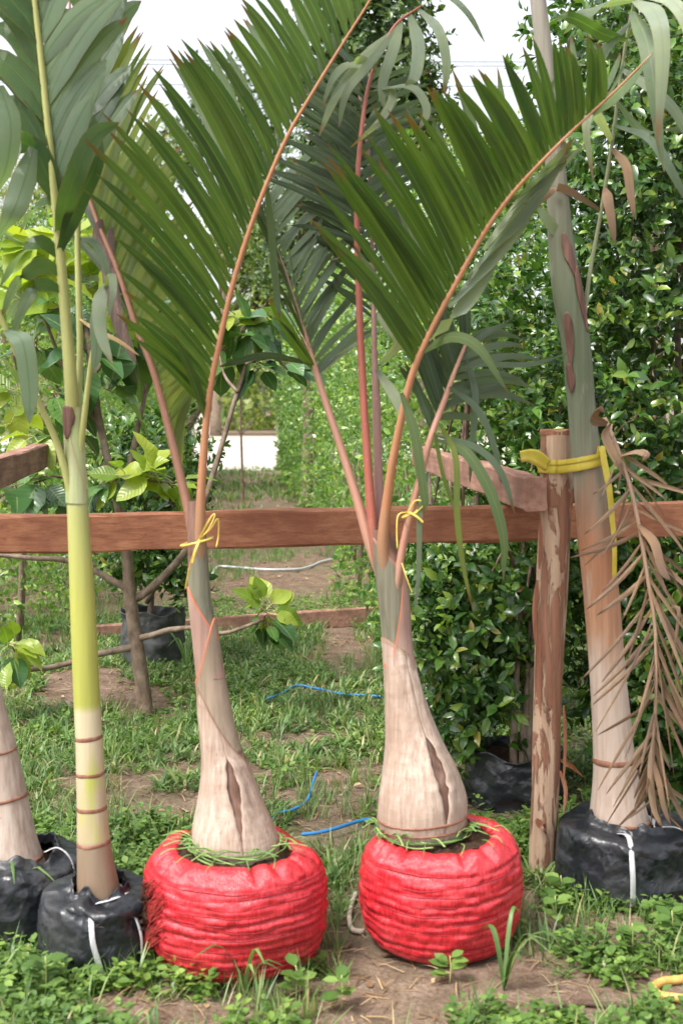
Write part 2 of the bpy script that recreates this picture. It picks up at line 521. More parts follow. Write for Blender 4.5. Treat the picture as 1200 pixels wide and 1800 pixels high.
    v = s.coord((4, 70, 70)); f = s.noise(1.0, 8, 0.75, v, 0.3)
    c = s.ramp(f, [(0.28, (0.14, 0.056, 0.030)), (0.5, (0.285, 0.122, 0.064)), (0.75, (0.42, 0.205, 0.118))])
    c = s.mix(s.ramp(s.noise(6, 5), [(0.38, 0.65), (0.58, 0.0)]), c, (0.17, 0.06, 0.035))
    c = s.mix(s.ramp(s.noise(38, 3), [(0.70, 0.0), (0.76, 0.7)]), c, (0.12, 0.045, 0.028))
    M['rail'] = s.done(c, 0.75, 0.25, bump=f, bdist=0.003)
    s = NT('grey_timber')
    v = s.coord((45, 3, 45)); f = s.noise(1.0, 6, 0.65, v)
    c = s.ramp(f, [(0.28, (0.19, 0.095, 0.068)), (0.5, (0.31, 0.17, 0.125)), (0.75, (0.42, 0.26, 0.20))])
    c = s.mix(s.ramp(s.noise(8, 5), [(0.38, 0.6), (0.58, 0.0)]), c, (0.16, 0.08, 0.058))
    M['rail_grey'] = s.done(c, 0.8, 0.25, bump=f, bdist=0.003)
    s = NT('peeled_post')
    f = s.noise(1.0, 6, 0.65, s.coord((60, 60, 3)))
    c = s.ramp(f, [(0.25, (0.31, 0.19, 0.125)), (0.5, (0.45, 0.31, 0.215)), (0.75, (0.54, 0.40, 0.29))])
    b = s.noise(1.0, 5, 0.6, s.coord((16, 16, 3.2)), 0.9)
    c = s.mix(s.ramp(b, [(0.50, 0.0), (0.535, 0.9)]), c, s.ramp(f, [(0.3, (0.15, 0.060, 0.035)), (0.7, (0.33, 0.155, 0.095))]))
    c = s.mix(s.ramp(s.noise(1.0, 4, 0.6, s.coord((50, 50, 14))), [(0.66, 0.0), (0.72, 0.8)]), c, (0.22, 0.085, 0.048))
    M['post'] = s.done(c, 0.75, 0.25, bump=s.math('ADD', f, s.math('MULTIPLY', s.ramp(b, [(0.50, 0.0), (0.535, 1.0)]), 1.5)), bdist=0.003)
    M['bark_strip'] = trunk_mat('bark_strip', (0.30, 0.13, 0.075), (0.17, 0.065, 0.04), (0.42, 0.22, 0.14))
    M['orange_bark'] = trunk_mat('orange_bark', (0.52, 0.20, 0.10), (0.36, 0.12, 0.06), (0.62, 0.32, 0.19))
    # sacks and ties
    s = NT('red_sack')
    ang = s.attr('a'); hh = s.attr('h')
    weave = s.math('SINE', s.math('MULTIPLY', ang, 300.0))
    wv = s.noise(1.0, 3, 0.6, s.coord((170, 170, 22)))
    big = s.noise(8, 4, 0.6)
    c = s.ramp(wv, [(0.25, (0.36, 0.008, 0.016)), (0.5, (0.56, 0.016, 0.028)), (0.75, (0.66, 0.045, 0.055))])
    c = s.mix(s.ramp(big, [(0.42, 0.0), (0.7, 0.3)]), c, (0.66, 0.06, 0.065))
    c = s.mix(s.ramp(s.noise(16, 4, 0.65), [(0.64, 0.0), (0.76, 0.55)]), c, (0.30, 0.055, 0.045))
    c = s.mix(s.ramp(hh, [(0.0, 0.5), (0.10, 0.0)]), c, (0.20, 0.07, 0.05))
    vert = s.ramp(s.math('SINE', s.math('MULTIPLY', ang, 95.0)), [(0.93, 0.0), (1.0, 0.45)])
    horz = s.ramp(s.math('SINE', s.math('MULTIPLY', hh, 130.0)), [(0.9, 0.0), (1.0, 0.3)])
    c = s.mix(s.math('MAXIMUM', vert, horz), c, (0.20, 0.012, 0.02))
    c = s.mix(s.ramp(s.noise(1.0, 4, 0.6, s.coord((14, 14, 30))), [(0.55, 0.0), (0.75, 0.4)]), c, (0.72, 0.13, 0.14))
    hgt = s.math('ADD', s.math('MULTIPLY', weave, 0.15), wv)
    M['red_sack'] = s.done(c, s.ramp(wv, [(0.3, 0.22), (0.7, 0.42)]), 0.7, bump=hgt, bdist=0.0022, transl=0.06)
    s = NT('red_cord'); M['red_cord'] = s.done(s.ramp(s.noise(60, 3), [(0.3, (0.20, 0.012, 0.018)), (0.7, (0.42, 0.025, 0.035))]), 0.6, 0.3)
    s = NT('black_plastic')
    w1 = s.crumple(9, 0.15); w2 = s.crumple(34, 0.06)
    c = s.mix(s.ramp(s.noise(9, 5, 0.65), [(0.45, 0.0), (0.72, 0.5)]), (0.012, 0.014, 0.018), (0.085, 0.085, 0.085))
    M['bag'] = s.done(c, s.ramp(s.noise(14, 4), [(0.35, 0.28), (0.7, 0.5)]), 0.5, bump=s.math('ADD', w1, s.math('MULTIPLY', w2, 0.2)), bdist=0.015)
    s = NT('grey_bag')
    M['bag_grey'] = s.done(s.ramp(s.noise(14, 5, 0.65), [(0.3, (0.018, 0.02, 0.022)), (0.7, (0.085, 0.088, 0.085))]), 0.5, 0.5, bump=s.crumple(14, 0.12), bdist=0.009)
    s = NT('white_tie'); M['white_tie'] = s.done(s.ramp(s.noise(1, 3, 0.6, s.coord((90, 90, 9))), [(0.3, (0.42, 0.42, 0.43)), (0.7, (0.72, 0.72, 0.72))]), 0.35, 0.5, transl=0.2)
    s = NT('yellow_ribbon'); M['yellow'] = s.done(s.ramp(s.noise(1, 4, 0.6, s.coord((25, 25, 25))), [(0.3, (0.62, 0.50, 0.05)), (0.7, (0.74, 0.63, 0.13))]), 0.38, 0.5, transl=0.25)
    s = NT('yellow_string'); M['ystring'] = s.done(s.ramp(s.noise(30, 3), [(0.3, (0.55, 0.40, 0.06)), (0.7, (0.74, 0.60, 0.14))]), 0.45, 0.4)
    s = NT('green_raffia'); M['raffia'] = s.done(s.ramp(s.rand(), [(0.0, (0.10, 0.22, 0.05)), (0.6, (0.19, 0.34, 0.09)), (1.0, (0.34, 0.42, 0.15))]), 0.4, 0.4, transl=0.15)
    s = NT('blue_rope'); M['blue'] = s.done((0.03, 0.19, 0.46), 0.5, 0.4)
    s = NT('white_hose'); M['hose'] = s.done(s.ramp(s.noise(30, 3), [(0.3, (0.35, 0.37, 0.38)), (0.7, (0.60, 0.62, 0.63))]), 0.4, 0.5)
    s = NT('pale_rope'); M['rope'] = s.done((0.46, 0.38, 0.30), 0.8, 0.2)
    s = NT('orange_hose'); M['ohose'] = s.done(s.ramp(s.noise(40, 3), [(0.3, (0.48, 0.26, 0.06)), (0.7, (0.66, 0.42, 0.13))]), 0.45, 0.4)
    s = NT('cable'); M['cable'] = s.done((0.05, 0.05, 0.055), 0.6, 0.3)
    s = NT('pale_wall'); M['pale_wall'] = s.done(s.ramp(s.noise(1.2, 4), [(0.3, (0.60, 0.50, 0.46)), (0.7, (0.72, 0.64, 0.60))]), 0.85, 0.2)
    M['deadwood'] = trunk_mat('deadwood', (0.11, 0.07, 0.05), (0.05, 0.032, 0.024), (0.19, 0.13, 0.095), (30, 30, 30), 0.004)
    M['dry_sheath_dark'] = trunk_mat('dry_fibre', (0.10, 0.065, 0.052), (0.05, 0.032, 0.026), (0.19, 0.13, 0.11), (80, 80, 4), 0.002)


build_materials()

# ================================================================== THE SETTING
AX = 0.077     # the nursery rows run away from the camera, drifting this much to the left per metre


def make_ground():
    xs = np.concatenate([-np.geomspace(400, 5.2, 22), np.linspace(-5, 5, 170), np.geomspace(5.2, 400, 22)])
    ys = np.concatenate([-np.geomspace(60, 0.5, 10), np.linspace(0.6, 12, 190), np.geomspace(12.3, 900, 40)])
    X, Y = np.meshgrid(xs, ys)
    Z = ground_z(X, Y)
    V = np.stack([X, Y, Z], -1).reshape(-1, 3)
    nx, ny = len(xs), len(ys)
    i = np.arange(ny - 1)[:, None]; j = np.arange(nx - 1)[None, :]
    F = np.stack([i * nx + j, i * nx + j + 1, (i + 1) * nx + j + 1, (i + 1) * nx + j], -1).reshape(-1, 4)
    o = put('ground', np_mesh('ground', V, F), M['soil'])
    tag(o, 'bare brown earth with thin weeds under the palms', 'ground', kind='structure')


make_ground()


def box_geo(x0, x1, y0, y1, z0, z1):
    V = [(x0, y0, z0), (x1, y0, z0), (x1, y1, z0), (x0, y1, z0), (x0, y0, z1), (x1, y0, z1), (x1, y1, z1), (x0, y1, z1)]
    F = [(0, 3, 2, 1), (4, 5, 6, 7), (0, 1, 5, 4), (1, 2, 6, 5), (2, 3, 7, 6), (3, 0, 4, 7)]
    return V, F


V, F = box_geo(-60, 60, 29, 66, -0.2, 0.03)
tag(put('road', py_mesh('road', V, F), M['concrete']), 'pale concrete road crossing beyond the end of the lane', 'road', kind='structure')


def timber(name, a, b, h, d, mat, label, cat='rail', ends_cut=0.0):
    """A sawn timber from a to b (centre of its top edge), h high and d thick, slightly uneven, edges eased."""
    a = np.asarray(a, float); b = np.asarray(b, float)
    L = np.linalg.norm(b - a); T = (b - a) / L
    S = unit(np.cross(T, [0, 0, 1])); U = np.cross(S, T)
    n = max(8, int(L / 0.08))
    e = 0.006
    prof = [(-d / 2, -e), (-d / 2 + e, 0), (d / 2 - e, 0), (d / 2, -e), (d / 2, -h + e), (d / 2 - e, -h), (-d / 2 + e, -h), (-d / 2, -h + e)]
    V = []
    for i in range(n):
        c = a + T * L * i / (n - 1)
        for k, (x, y) in enumerate(prof):
            jx = 0.006 * (vnoise(i * 0.7 + k * 5, k) - 0.5); jy = 0.007 * (vnoise(i * 0.6 + k * 9 + 3, k + 7) - 0.5)
            V.append(c + S * (x + jx) + U * (y + jy))
    F = []
    for i in range(n - 1):
        for k in range(8):
            F.append((i * 8 + k, i * 8 + (k + 1) % 8, (i + 1) * 8 + (k + 1) % 8, (i + 1) * 8 + k))
    me = bpy.data.meshes.new(name)
    F = F + [tuple(range(7, -1, -1)), tuple((n - 1) * 8 + k for k in range(8))]
    me.from_pydata([tuple(v) for v in V], [], F)
    me.update()
    return tag(put(name, me, mat), label, cat)


def zt(v, z):
    v = np.array(v); v[2] = z; return v


ra = P(-160, 909, 3.74); rb = P(1330, 879, 4.22)
timber('fence_rail', ra, rb, 0.112, 0.075, M['rail'], 'long reddish timber rail running across behind the palms', 'rail')
timber('fence_rail', P(940, 838, 3.74), P(735, 784, 6.4), 0.102, 0.066, M['rail_grey'], 'short timber beam running back from the peeled post', 'rail')
timber('fence_rail', P(-105, 838, 3.98), P(106, 768, 6.6), 0.112, 0.07, M['rail_grey'], 'timber beam running back behind the yellow-green palm stem', 'rail')
g0, g1 = G(150, 1128), G(668, 1095)
timber('ground_plank', zt(g0, 0.095), zt(g1, 0.11), 0.12, 0.04, M['rail_grey'], 'low plank lying on edge on the ground behind the branching tree', 'plank')


# ------------------------------------------------------------------ leaf scattering
def leaf_template(kind):
    if kind == 'hedge':      # 8 triangles
        st = [(0.28, 0.21, 0.03), (0.66, 0.19, 0.02)]
        V = [(0, 0, 0)]
        for y, w, z in st:
            V += [(-w, y, z + 0.05), (0, y, z - 0.01), (w, y, z + 0.05)]
        V.append((0, 1, -0.10))
        F = [(0, 2, 1), (0, 3, 2), (1, 2, 5), (1, 5, 4), (2, 3, 6), (2, 6, 5), (4, 5, 7), (5, 6, 7)]
    elif kind == 'far':      # 2 triangles
        V = [(0, 0, 0), (-0.26, 0.45, 0.05), (0.26, 0.45, 0.05), (0, 1, -0.05)]
        F = [(0, 2, 1), (1, 2, 3)]
    elif kind == 'narrow':
        V = [(0, 0, 0), (-0.08, 0.4, 0.05), (0.08, 0.4, 0.05), (0, 1, -0.15)]
        F = [(0, 2, 1), (1, 2, 3)]
    elif kind == 'weed':     # 6 triangles, roundish
        V = [(0, 0, 0), (-0.30, 0.35, 0.06), (0.30, 0.35, 0.06), (-0.30, 0.68, 0.03), (0.30, 0.68, 0.03), (0, 1, -0.06), (0, 0.5, -0.03)]
        F = [(0, 2, 6), (0, 6, 1), (1, 6, 3), (2, 4, 6), (6, 4, 5), (6, 5, 3)]
    elif kind == 'blade':    # arching grass blade
        V = [(-0.045, 0, 0), (0.045, 0, 0), (-0.055, 0.35, 0.16), (0.055, 0.35, 0.16), (-0.042, 0.72, 0.17), (0.042, 0.72, 0.17), (0, 1.0, 0.06)]
        F = [(0, 1, 3), (0, 3, 2), (2, 3, 5), (2, 5, 4), (4, 5, 6)]
    elif kind == 'fine':
        V = [(-0.02, 0, 0), (0.02, 0, 0), (-0.018, 0.55, 0.06), (0.018, 0.55, 0.06), (0, 1.0, 0.0)]
        F = [(0, 1, 3), (0, 3, 2), (2, 3, 4)]
    return np.array(V, float), np.array(F, int)


def leaf_frames(d, nref):
    y = unit(d)
    x = np.cross(y, nref)
    bad = np.linalg.norm(x, axis=1) < 1e-3
    x[bad] = np.cross(y[bad], [1.0, 0.3, 0.2])
    x = unit(x)
    z = np.cross(x, y)
    return x, y, z


def leaves_geo(kind, loc, d, nref, size):
    T, F = leaf_template(kind)
    x, y, z = leaf_frames(d, nref)
    s = size[:, None, None]
    V = loc[:, None, :] + s * (T[None, :, 0:1] * x[:, None, :] + T[None, :, 1:2] * y[:, None, :] + T[None, :, 2:3] * z[:, None, :])
    k = len(loc)
    FF = (F[None] + (np.arange(k) * len(T))[:, None, None]).reshape(-1, F.shape[1])
    return V.reshape(-1, 3), FF


def rand_dirs(n):
    return unit(RNG.normal(size=(n, 3)))


def sprig_leaves(centers, dirs, per, size, spread=(0.5, 1.45), stem=0.06):
    """Twig tips: 'per' leaves around each direction."""
    n = len(centers)
    c = np.repeat(centers, per, 0); d = np.repeat(unit(dirs), per, 0)
    m = len(c)
    a = rand_dirs(m); p = unit(np.cross(d, a))
    b = RNG.uniform(*spread, m)[:, None]
    ld = d * np.cos(b) + p * np.sin(b)
    loc = c - d * (RNG.random(m)[:, None] * stem)
    nref = d + 0.35 * rand_dirs(m) + np.array([0, 0, 0.25])
    sz = size * RNG.uniform(0.5, 1.25, m) * np.repeat(RNG.uniform(0.6, 1.3, n), per)
    return loc, ld, nref, sz


LEAF_ME = {}


def leaf_object_mesh(kind, mat):
    key = (kind, mat.name)
    if key not in LEAF_ME:
        T, F = leaf_template(kind)
        me = np_mesh('leaf', T, F)
        me.materials.append(mat)
        LEAF_ME[key] = me
    return LEAF_ME[key]


def leaf_matrix(loc, x, y, z, s):
    return Matrix(((x[0] * s, y[0] * s, z[0] * s, loc[0]), (x[1] * s, y[1] * s, z[1] * s, loc[1]), (x[2] * s, y[2] * s, z[2] * s, loc[2]), (0, 0, 0, 1)))


def foliage(parent, kind, mat, loc, d, nref, sz, singles=0, cell=26, name='foliage'):
    """Leaves of one plant: the ones that show largest as single objects, the rest as one mass."""
    keep = np.ones(len(loc), bool)
    if singles:
        px, py, dep = project(loc)
        ok = (px > 5) & (px < 1195) & (py > 5) & (py < 1795) & (dep > 0.5)
        idx = np.where(ok)[0]
        idx = idx[np.argsort(dep[idx])]
        seen = {}
        for i in idx:
            key = (int(px[i] // cell), int(py[i] // cell))
            if key not in seen:
                seen[key] = i
        pick = np.array(sorted(seen.values(), key=lambda i: dep[i])[:singles], int)
        x, y, z = leaf_frames(d[pick], nref[pick])
        me = leaf_object_mesh(kind, mat)
        for q, i in enumerate(pick):
            put('leaf', me, None, parent, leaf_matrix(loc[i], x[q], y[q], z[q], sz[i]))
        keep[pick] = False
    V, F = leaves_geo(kind, loc[keep], d[keep], nref[keep], sz[keep])
    o = put(name, np_mesh(name, V, F), mat, parent)
    o['kind'] = 'stuff'
    return o


def crown_points(n, c, r, shell=0.45, lumps=6, flat_bottom=None):
    """Points through a lumpy ellipsoid, more towards the surface, with outward directions."""
    c = np.asarray(c, float); r = np.asarray(r, float)
    u = rand_dirs(n)
    rad = shell + (1 - shell) * RNG.random(n) ** 0.6
    bump = 1 + 0.22 * np.sin(u[:, 0] * lumps + c[0] * 7) * np.cos(u[:, 2] * lumps * 0.8 + c[1]) + 0.12 * np.sin(u[:, 1] * 11 + u[:, 2] * 9)
    p = u * rad[:, None] * bump[:, None] * r
    d = unit(u / r) + np.array([0, 0, 0.45]) + 0.35 * rand_dirs(n)
    return c + p, d


def box_points(n, lo, hi, face_w=(1, 1, 1)):
    """Points through a clipped block of hedge, thicker towards its outer faces."""
    lo = np.asarray(lo, float); hi = np.asarray(hi, float)
    u = RNG.random((n, 3)) * 2 - 1
    p = np.sign(u) * (1 - (1 - np.abs(u)) ** 1.5) * 1.0
    c = (lo + hi) / 2; h = (hi - lo) / 2
    X = c + p * h
    bump = 0.10 * np.stack([vnoise(X[:, 1] * 2, X[:, 2] * 2) - .5, vnoise(X[:, 0] * 2 + 5, X[:, 2] * 2) - .5, vnoise(X[:, 0] * 2, X[:, 1] * 2 + 9) - .5], -1) * 2
    d = p * np.array(face_w) + np.array([0, 0, 0.35]) + 0.45 * rand_dirs(n)
    return X + bump * np.sign(p), d


def pot_bag(parent, c, r, h, mat, soil_z=None, name='planting_bag', wr=0.10, gather=None, seg=72):
    """A soft plastic bag: slumped wall, creased, with a turned rim."""
    c = np.asarray(c, float)
    prof = [(0.0, 0.002), (0.86, 0.002), (0.96, 0.03), (0.985, 0.25), (0.995, 0.5), (1.0, 0.75), (1.0, 0.93), (1.02, 1.0), (0.98, 1.0), (0.96, 0.85), (0.95, 0.6)]
    if gather:
        prof = [(0.0, 0.002), (0.90, 0.002), (0.985, 0.03), (1.0, 0.3), (1.0, 0.6), (0.985, 0.85), (0.94, 0.98), (0.80, 1.02), (gather * 1.15, 1.03), (gather, 1.14), (gather * 0.97, 1.0)]
    pr = catmull(np.array(prof), 44)
    th = np.linspace(0, 2 * math.pi, seg, endpoint=False)
    off = RNG.random() * 40
    V = []
    for k, (a, b) in enumerate(pr):
        b = max(b, 0.0)
        w = wr * ((vnoise(th * 3.2 + off, b * 5 + off) - 0.5) + 0.6 * (vnoise(th * 8 + b * 6 + off, b * 9) - 0.5)) * min(1, a * 1.2)
        rr = r * (a + w)
        if gather and b > 0.8 and a < 0.95:
            m_ = (0.95 - a) / (0.95 - gather)
            rr = rr + r * 0.10 * m_ * (vnoise(th * 5 + off, np.full_like(th, 4.0)) - 0.4)
            b = b + 0.16 * m_ * (vnoise(th * 3.5 + off, np.full_like(th, 8.0)) - 0.5)
        zz = h * b * (1 + 0.16 * (vnoise(th * 2.2 + off, np.full_like(th, off)) - 0.5) * b)
        cr = vnoise(th * 5 + b * 9 + off, b * 3 + 0 * th)
        rr = rr - r * 0.05 * np.exp(-((cr - 0.5) / 0.05) ** 2) * min(1, a)
        V.append(np.stack([c[0] + rr * np.cos(th), c[1] + rr * np.sin(th), c[2] + zz], -1))
    V = np.vstack(V); n = len(pr)
    i = np.arange(n - 1)[:, None]; j = np.arange(seg)[None, :]
    F = np.stack([i * seg + j, i * seg + (j + 1) % seg, (i + 1) * seg + (j + 1) % seg, (i + 1) * seg + j], -1).reshape(-1, 4)
    o = put(name, np_mesh(name, V, F), mat, parent)
    sz = soil_z if soil_z is not None else h * 0.78
    rings = [0.0, 0.3, 0.55, 0.75, 0.9, 1.0]
    V = []
    for q in rings:
        V.append(np.stack([c[0] + r * 0.96 * q * np.cos(th), c[1] + r * 0.96 * q * np.sin(th), c[2] + sz + 0.02 * (1 - q) + 0.02 * (vnoise(th * 5 + q * 9, np.full_like(th, q * 7)) - .5)], -1))
    V = np.vstack(V); n = len(rings)
    i = np.arange(n - 1)[:, None]
    F = np.stack([i * seg + j, (i + 1) * seg + j, (i + 1) * seg + (j + 1) % seg, i * seg + (j + 1) % seg], -1).reshape(-1, 4)
    put('soil', np_mesh('soil', V, F), M['pot_soil'], o)
    return o


# ------------------------------------------------------------------ near shrubs with single leaves
def potted_shrub(name, base, label, crown, n, size, singles, mat, pot=None, stems=(), per=6, cell=26, extra=None, pot_mat='bag'):
    t = thing(name, base, label, 'shrub', 'potted hedge shrubs')
    if pot:
        pot_bag(t, base, pot[0], pot[1], M[pot_mat], name='pot')
    for pts, rad in stems:
        tube('stem', pts, rad, M['bark'], t, seg=8, rough=0.12)
    P_, D_ = [], []
    for kind, a, b, share in crown:
        m = int(n * share)
        if kind == 'e':
            p, d = crown_points(m, a, b)
        else:
            p, d = box_points(m, a, b)
        P_.append(p); D_.append(d)
    p = np.vstack(P_); d = np.vstack(D_)
    p[:, 2] = np.maximum(p[:, 2], 0.06)
    beam_x = 0.565 - 0.068 * (p[:, 1] - 3.74)      # leave the side beam clear
    hit = (p[:, 0] < beam_x + 0.13) & (p[:, 1] < 6.6) & (p[:, 2] > 0.93) & (p[:, 2] < 1.62) & (p[:, 0] > -0.2)
    p, d = p[~hit], d[~hit]
    # a few bare branches inside
    for q in range(9):
        i = RNG.integers(len(p))
        s0 = np.asarray(stems[q % len(stems)][0][-1]) if stems else np.array(base) + [0, 0, 0.3]
        e = p[i]; mid = (s0 + e) / 2 + np.array([0, 0, 0.1])
        tube('branch', [s0, mid, e], [0.009, 0.006, 0.003], M['twig'], t, n=8, seg=5)
    loc, ld, nr, sz = sprig_leaves(p, d, per, size)
    foliage(t, 'hedge', mat, loc, ld, nr, sz, singles, cell)
    return t


b = G(912, 1432)
st = []
for (x0, y0, x1, y1) in ((902, 1385, 907, 1190), (928, 1395, 934, 1190), (916, 1375, 925, 1230)):
    st.append(([P(x0, y0 + 20, b[1] + 0.05), P((x0 + x1) / 2 - 2, (y0 + y1) / 2, b[1] + 0.06), P(x1, y1, b[1] + 0.06), P(x1 + 8, y1 - 160, b[1] + 0.1)], [0.017, 0.014, 0.012, 0.008]))
bx = b[0]; by = b[1] + 0.14
potted_shrub('potted_shrub', (bx, by, 0), 'glossy leafy hedge shrub in a black bag directly behind the peeled post',
             [('e', (bx - 0.06, by + 0.10, 1.05), (0.42, 0.42, 0.85), 0.5), ('e', (bx - 0.16, by - 0.04, 0.58), (0.26, 0.22, 0.44), 0.22), ('e', (bx + 0.3, by + 0.2, 1.2), (0.35, 0.4, 1.0), 0.28)],
             2500, 0.052, 300, M['hedge'], (0.175, 0.20), st)

potted_shrub('potted_shrub', (1.28, 4.95, 0), 'tall dense dark green hedge shrub behind the leaning palm trunk at the right',
             [('e', (1.30, 4.95, 1.6), (0.58, 0.55, 1.55), 0.66), ('e', (1.15, 4.75, 2.5), (0.5, 0.45, 0.85), 0.14), ('e', (1.28, 4.55, 0.5), (0.40, 0.30, 0.48), 0.2)],
             5400, 0.052, 300, M['hedge'], (0.17, 0.28), [([(1.28, 4.97, 0.2), (1.27, 4.95, 0.7), (1.3, 4.95, 1.5), (1.28, 4.95, 2.3)], [0.02, 0.017, 0.013, 0.008])])

potted_shrub('potted_shrub', (0.62, 5.9, 0), 'leafy hedge shrub whose leaves show between the two red root balls\' palms and the post',
             [('e', (0.62, 5.95, 1.15), (0.46, 0.55, 1.15), 0.6), ('e', (0.50, 5.7, 0.5), (0.32, 0.3, 0.48), 0.2), ('e', (0.95, 6.1, 1.6), (0.5, 0.5, 1.2), 0.2)],
             3000, 0.052, 300, M['hedge'], (0.16, 0.26), [([(0.62, 5.92, 0.2), (0.63, 5.95, 0.8), (0.6, 5.95, 1.6)], [0.018, 0.014, 0.009])])

b = G(262, 1176)
st = [([P(262, 1120, b[1] + .18), P(266, 1040, b[1] + .2), P(258, 960, b[1] + .2), P(255, 860, b[1] + .2)], [0.02, 0.017, 0.013, 0.009]),
      ([P(258, 1060, b[1] + .19), P(290, 1000, b[1] + .1), P(310, 930, b[1] + .1)], [0.012, 0.01, 0.006])]
potted_shrub('potted_shrub', (b[0], b[1] + 0.17, 0), 'dark drooping shrub in a grey bag behind the branching tree',
             [('e', (b[0] - 0.01, b[1] + 0.2, 0.98), (0.38, 0.38, 0.48), 0.7), ('e', (b[0] - 0.12, b[1] + 0.1, 0.62), (0.24, 0.25, 0.25), 0.15), ('e', (b[0] + 0.16, b[1] + 0.02, 0.56), (0.18, 0.2, 0.22), 0.15)],
             900, 0.058, 200, M['hedge'], (0.175, 0.29), st, pot_mat='bag_grey')


# ------------------------------------------------------------------ clipped hedges along the lane and trees beyond
def hedge_row(name, label, x_in, side, y0, y1, top, depth, n_per_m, size, mat, kind='hedge', step=1.15):
    t = thing(name, ((x_in - AX * y0), y0, 0), label, 'hedge')
    y = y0
    pl, dl = [], []
    k = 0
    while y < y1:
        xi = x_in - AX * (y + step / 2)
        tp = top + 0.35 * (random.random() - 0.5)
        w = depth * random.uniform(0.9, 1.1)
        lo = (xi, y, 0.12) if side > 0 else (xi - w, y, 0.12)
        hi = (xi + w, y + step, tp) if side > 0 else (xi, y + step, tp)
        dens = 1.0 if y < 14 else 0.6
        p, d = box_points(int(n_per_m * step * dens), lo, hi, (1.2, 0.4, 1.0))
        bulge = 0.10 * math.sin(k * 2.1)
        p[:, 0] += bulge
        pl.append(p); dl.append(d)
        for q in range(2):
            xx = xi + side * random.uniform(0.15, 0.4); yy = y + random.uniform(0.1, step)
            if y < 16:
                tube('stem', [(xx, yy, 0), (xx + 0.02, yy, 0.5), (xx - 0.01, yy + 0.03, 1.1)], [0.02, 0.016, 0.01], M['bark'], t, n=8, seg=6)
        y += step; k += 1
    p = np.vstack(pl); d = np.vstack(dl)
    loc, ld, nr, sz = sprig_leaves(p, d, 5, size, stem=0.08)
    grow = np.clip(loc[:, 1] / 12, 1, 2.2)
    near = loc[:, 1] < 9
    sz = sz * grow
    if near.any() and kind == 'hedge':
        foliage(t, 'hedge', mat, loc[near], ld[near], nr[near], sz[near], 260, 20)
        foliage(t, 'far', mat, loc[~near], ld[~near], nr[~near], sz[~near])
    else:
        foliage(t, 'far', mat, loc, ld, nr, sz)
    return t


hedge_row('hedge', 'clipped green hedge receding along the lane, seen between the red-ball palms', 0.74, 1, 6.3, 28.0, 2.85, 1.1, 1150, 0.05, M['hedge_light'])
hedge_row('hedge', 'leafy hedge along the other side of the lane, behind the branching tree', -1.05, -1, 7.4, 28.0, 2.75, 1.2, 1000, 0.052, M['hedge_light'])


def far_tree(name, base, trunk, crown, n, size, mat, label, kind='far', per=5):
    t = thing(name, base, label, 'tree', 'trees beyond the hedges')
    bz = np.asarray(base, float)
    top = np.asarray(crown[0][0], float)
    tube('trunk', [bz - [0, 0, 0.1], bz * 0.6 + top * 0.4 + [0.1, 0, 0], top], [trunk, trunk * 0.75, trunk * 0.3], M['bark'], t, n=14, seg=9, rough=0.1)
    for q in range(6):
        c, r, sh = crown[q % len(crown)]
        e = np.asarray(c) + rand_dirs(1)[0] * np.asarray(r) * 0.7
        s0 = bz * 0.45 + top * 0.55
        tube('limb', [s0, (s0 + e) / 2 + [0, 0, 0.15], e], [trunk * 0.45, trunk * 0.3, trunk * 0.12], M['bark'], t, n=9, seg=6)
    pl, dl = [], []
    for c, r, sh in crown:
        p, d = crown_points(int(n * sh), c, r, 0.25, 9)
        pl.append(p); dl.append(d)
    loc, ld, nr, sz = sprig_leaves(np.vstack(pl), np.vstack(dl), per, size, (0.4, 1.6), size * 1.5)
    foliage(t, kind, mat, loc, ld, nr, sz, name='crown')
    return t


def C(px, py, D, rx, rz, share, ry=None):
    p = P(px, py, D)
    k = D / FOC
    return (p, (rx * k, (ry or rx) * k, rz * k), share)


q = P(30, 600, 13.5)
far_tree('background_tree', (q[0], 13.5, 0), 0.10, [C(10, 400, 13.5, 110, 160, 0.6), C(90, 520, 13.2, 90, 120, 0.4)], 1500, 0.10, M['tree_light'],
         'pale yellow-green feathery tree at the far left behind the palm leaves', 'narrow', 7)
far_tree('background_tree', (-6.5, 66, 0), 0.3, [C(400, 190, 66, 85, 95, 0.45), C(330, 260, 66, 80, 80, 0.3), C(470, 250, 66, 70, 90, 0.25)], 1700, 0.30, M['tree_dark'],
         'distant tree above the end of the lane, sky showing through its crown')
far_tree('background_tree', (0.75, 10.2, 0), 0.09, [C(645, 40, 10.2, 130, 190, 0.55), C(590, 200, 10.4, 100, 150, 0.25), C(730, 190, 10.0, 80, 110, 0.2)], 2600, 0.075, M['tree_dark'],
         'dark leafy tree rising above the hedge between the two bottle palms', 'hedge')
far_tree('background_tree', (1.9, 14.0, 0), 0.09, [C(880, 330, 14.0, 95, 120, 0.5), C(800, 300, 14.2, 70, 90, 0.25), C(980, 280, 14.0, 80, 130, 0.25)], 1500, 0.09, M['tree_light'],
         'sunlit pale green tree behind the leaning palm trunk, under the sky gap')
far_tree('background_tree', (-5.5, 21, 0), 0.12, [C(230, 330, 21, 110, 130, 0.6), C(130, 330, 21, 90, 100, 0.4)], 1300, 0.13, M['tree_light'],
         'light green tree over the hedge behind the tall left palm fronds')
far_tree('background_tree', (-9, 72, 0), 0.3, [C(430, 640, 72, 80, 60, 0.5), C(300, 620, 72, 90, 80, 0.5)], 1300, 0.30, M['tree_light'],
         'small pale distant trees across the road at the end of the lane'.replace('trees', 'tree'))

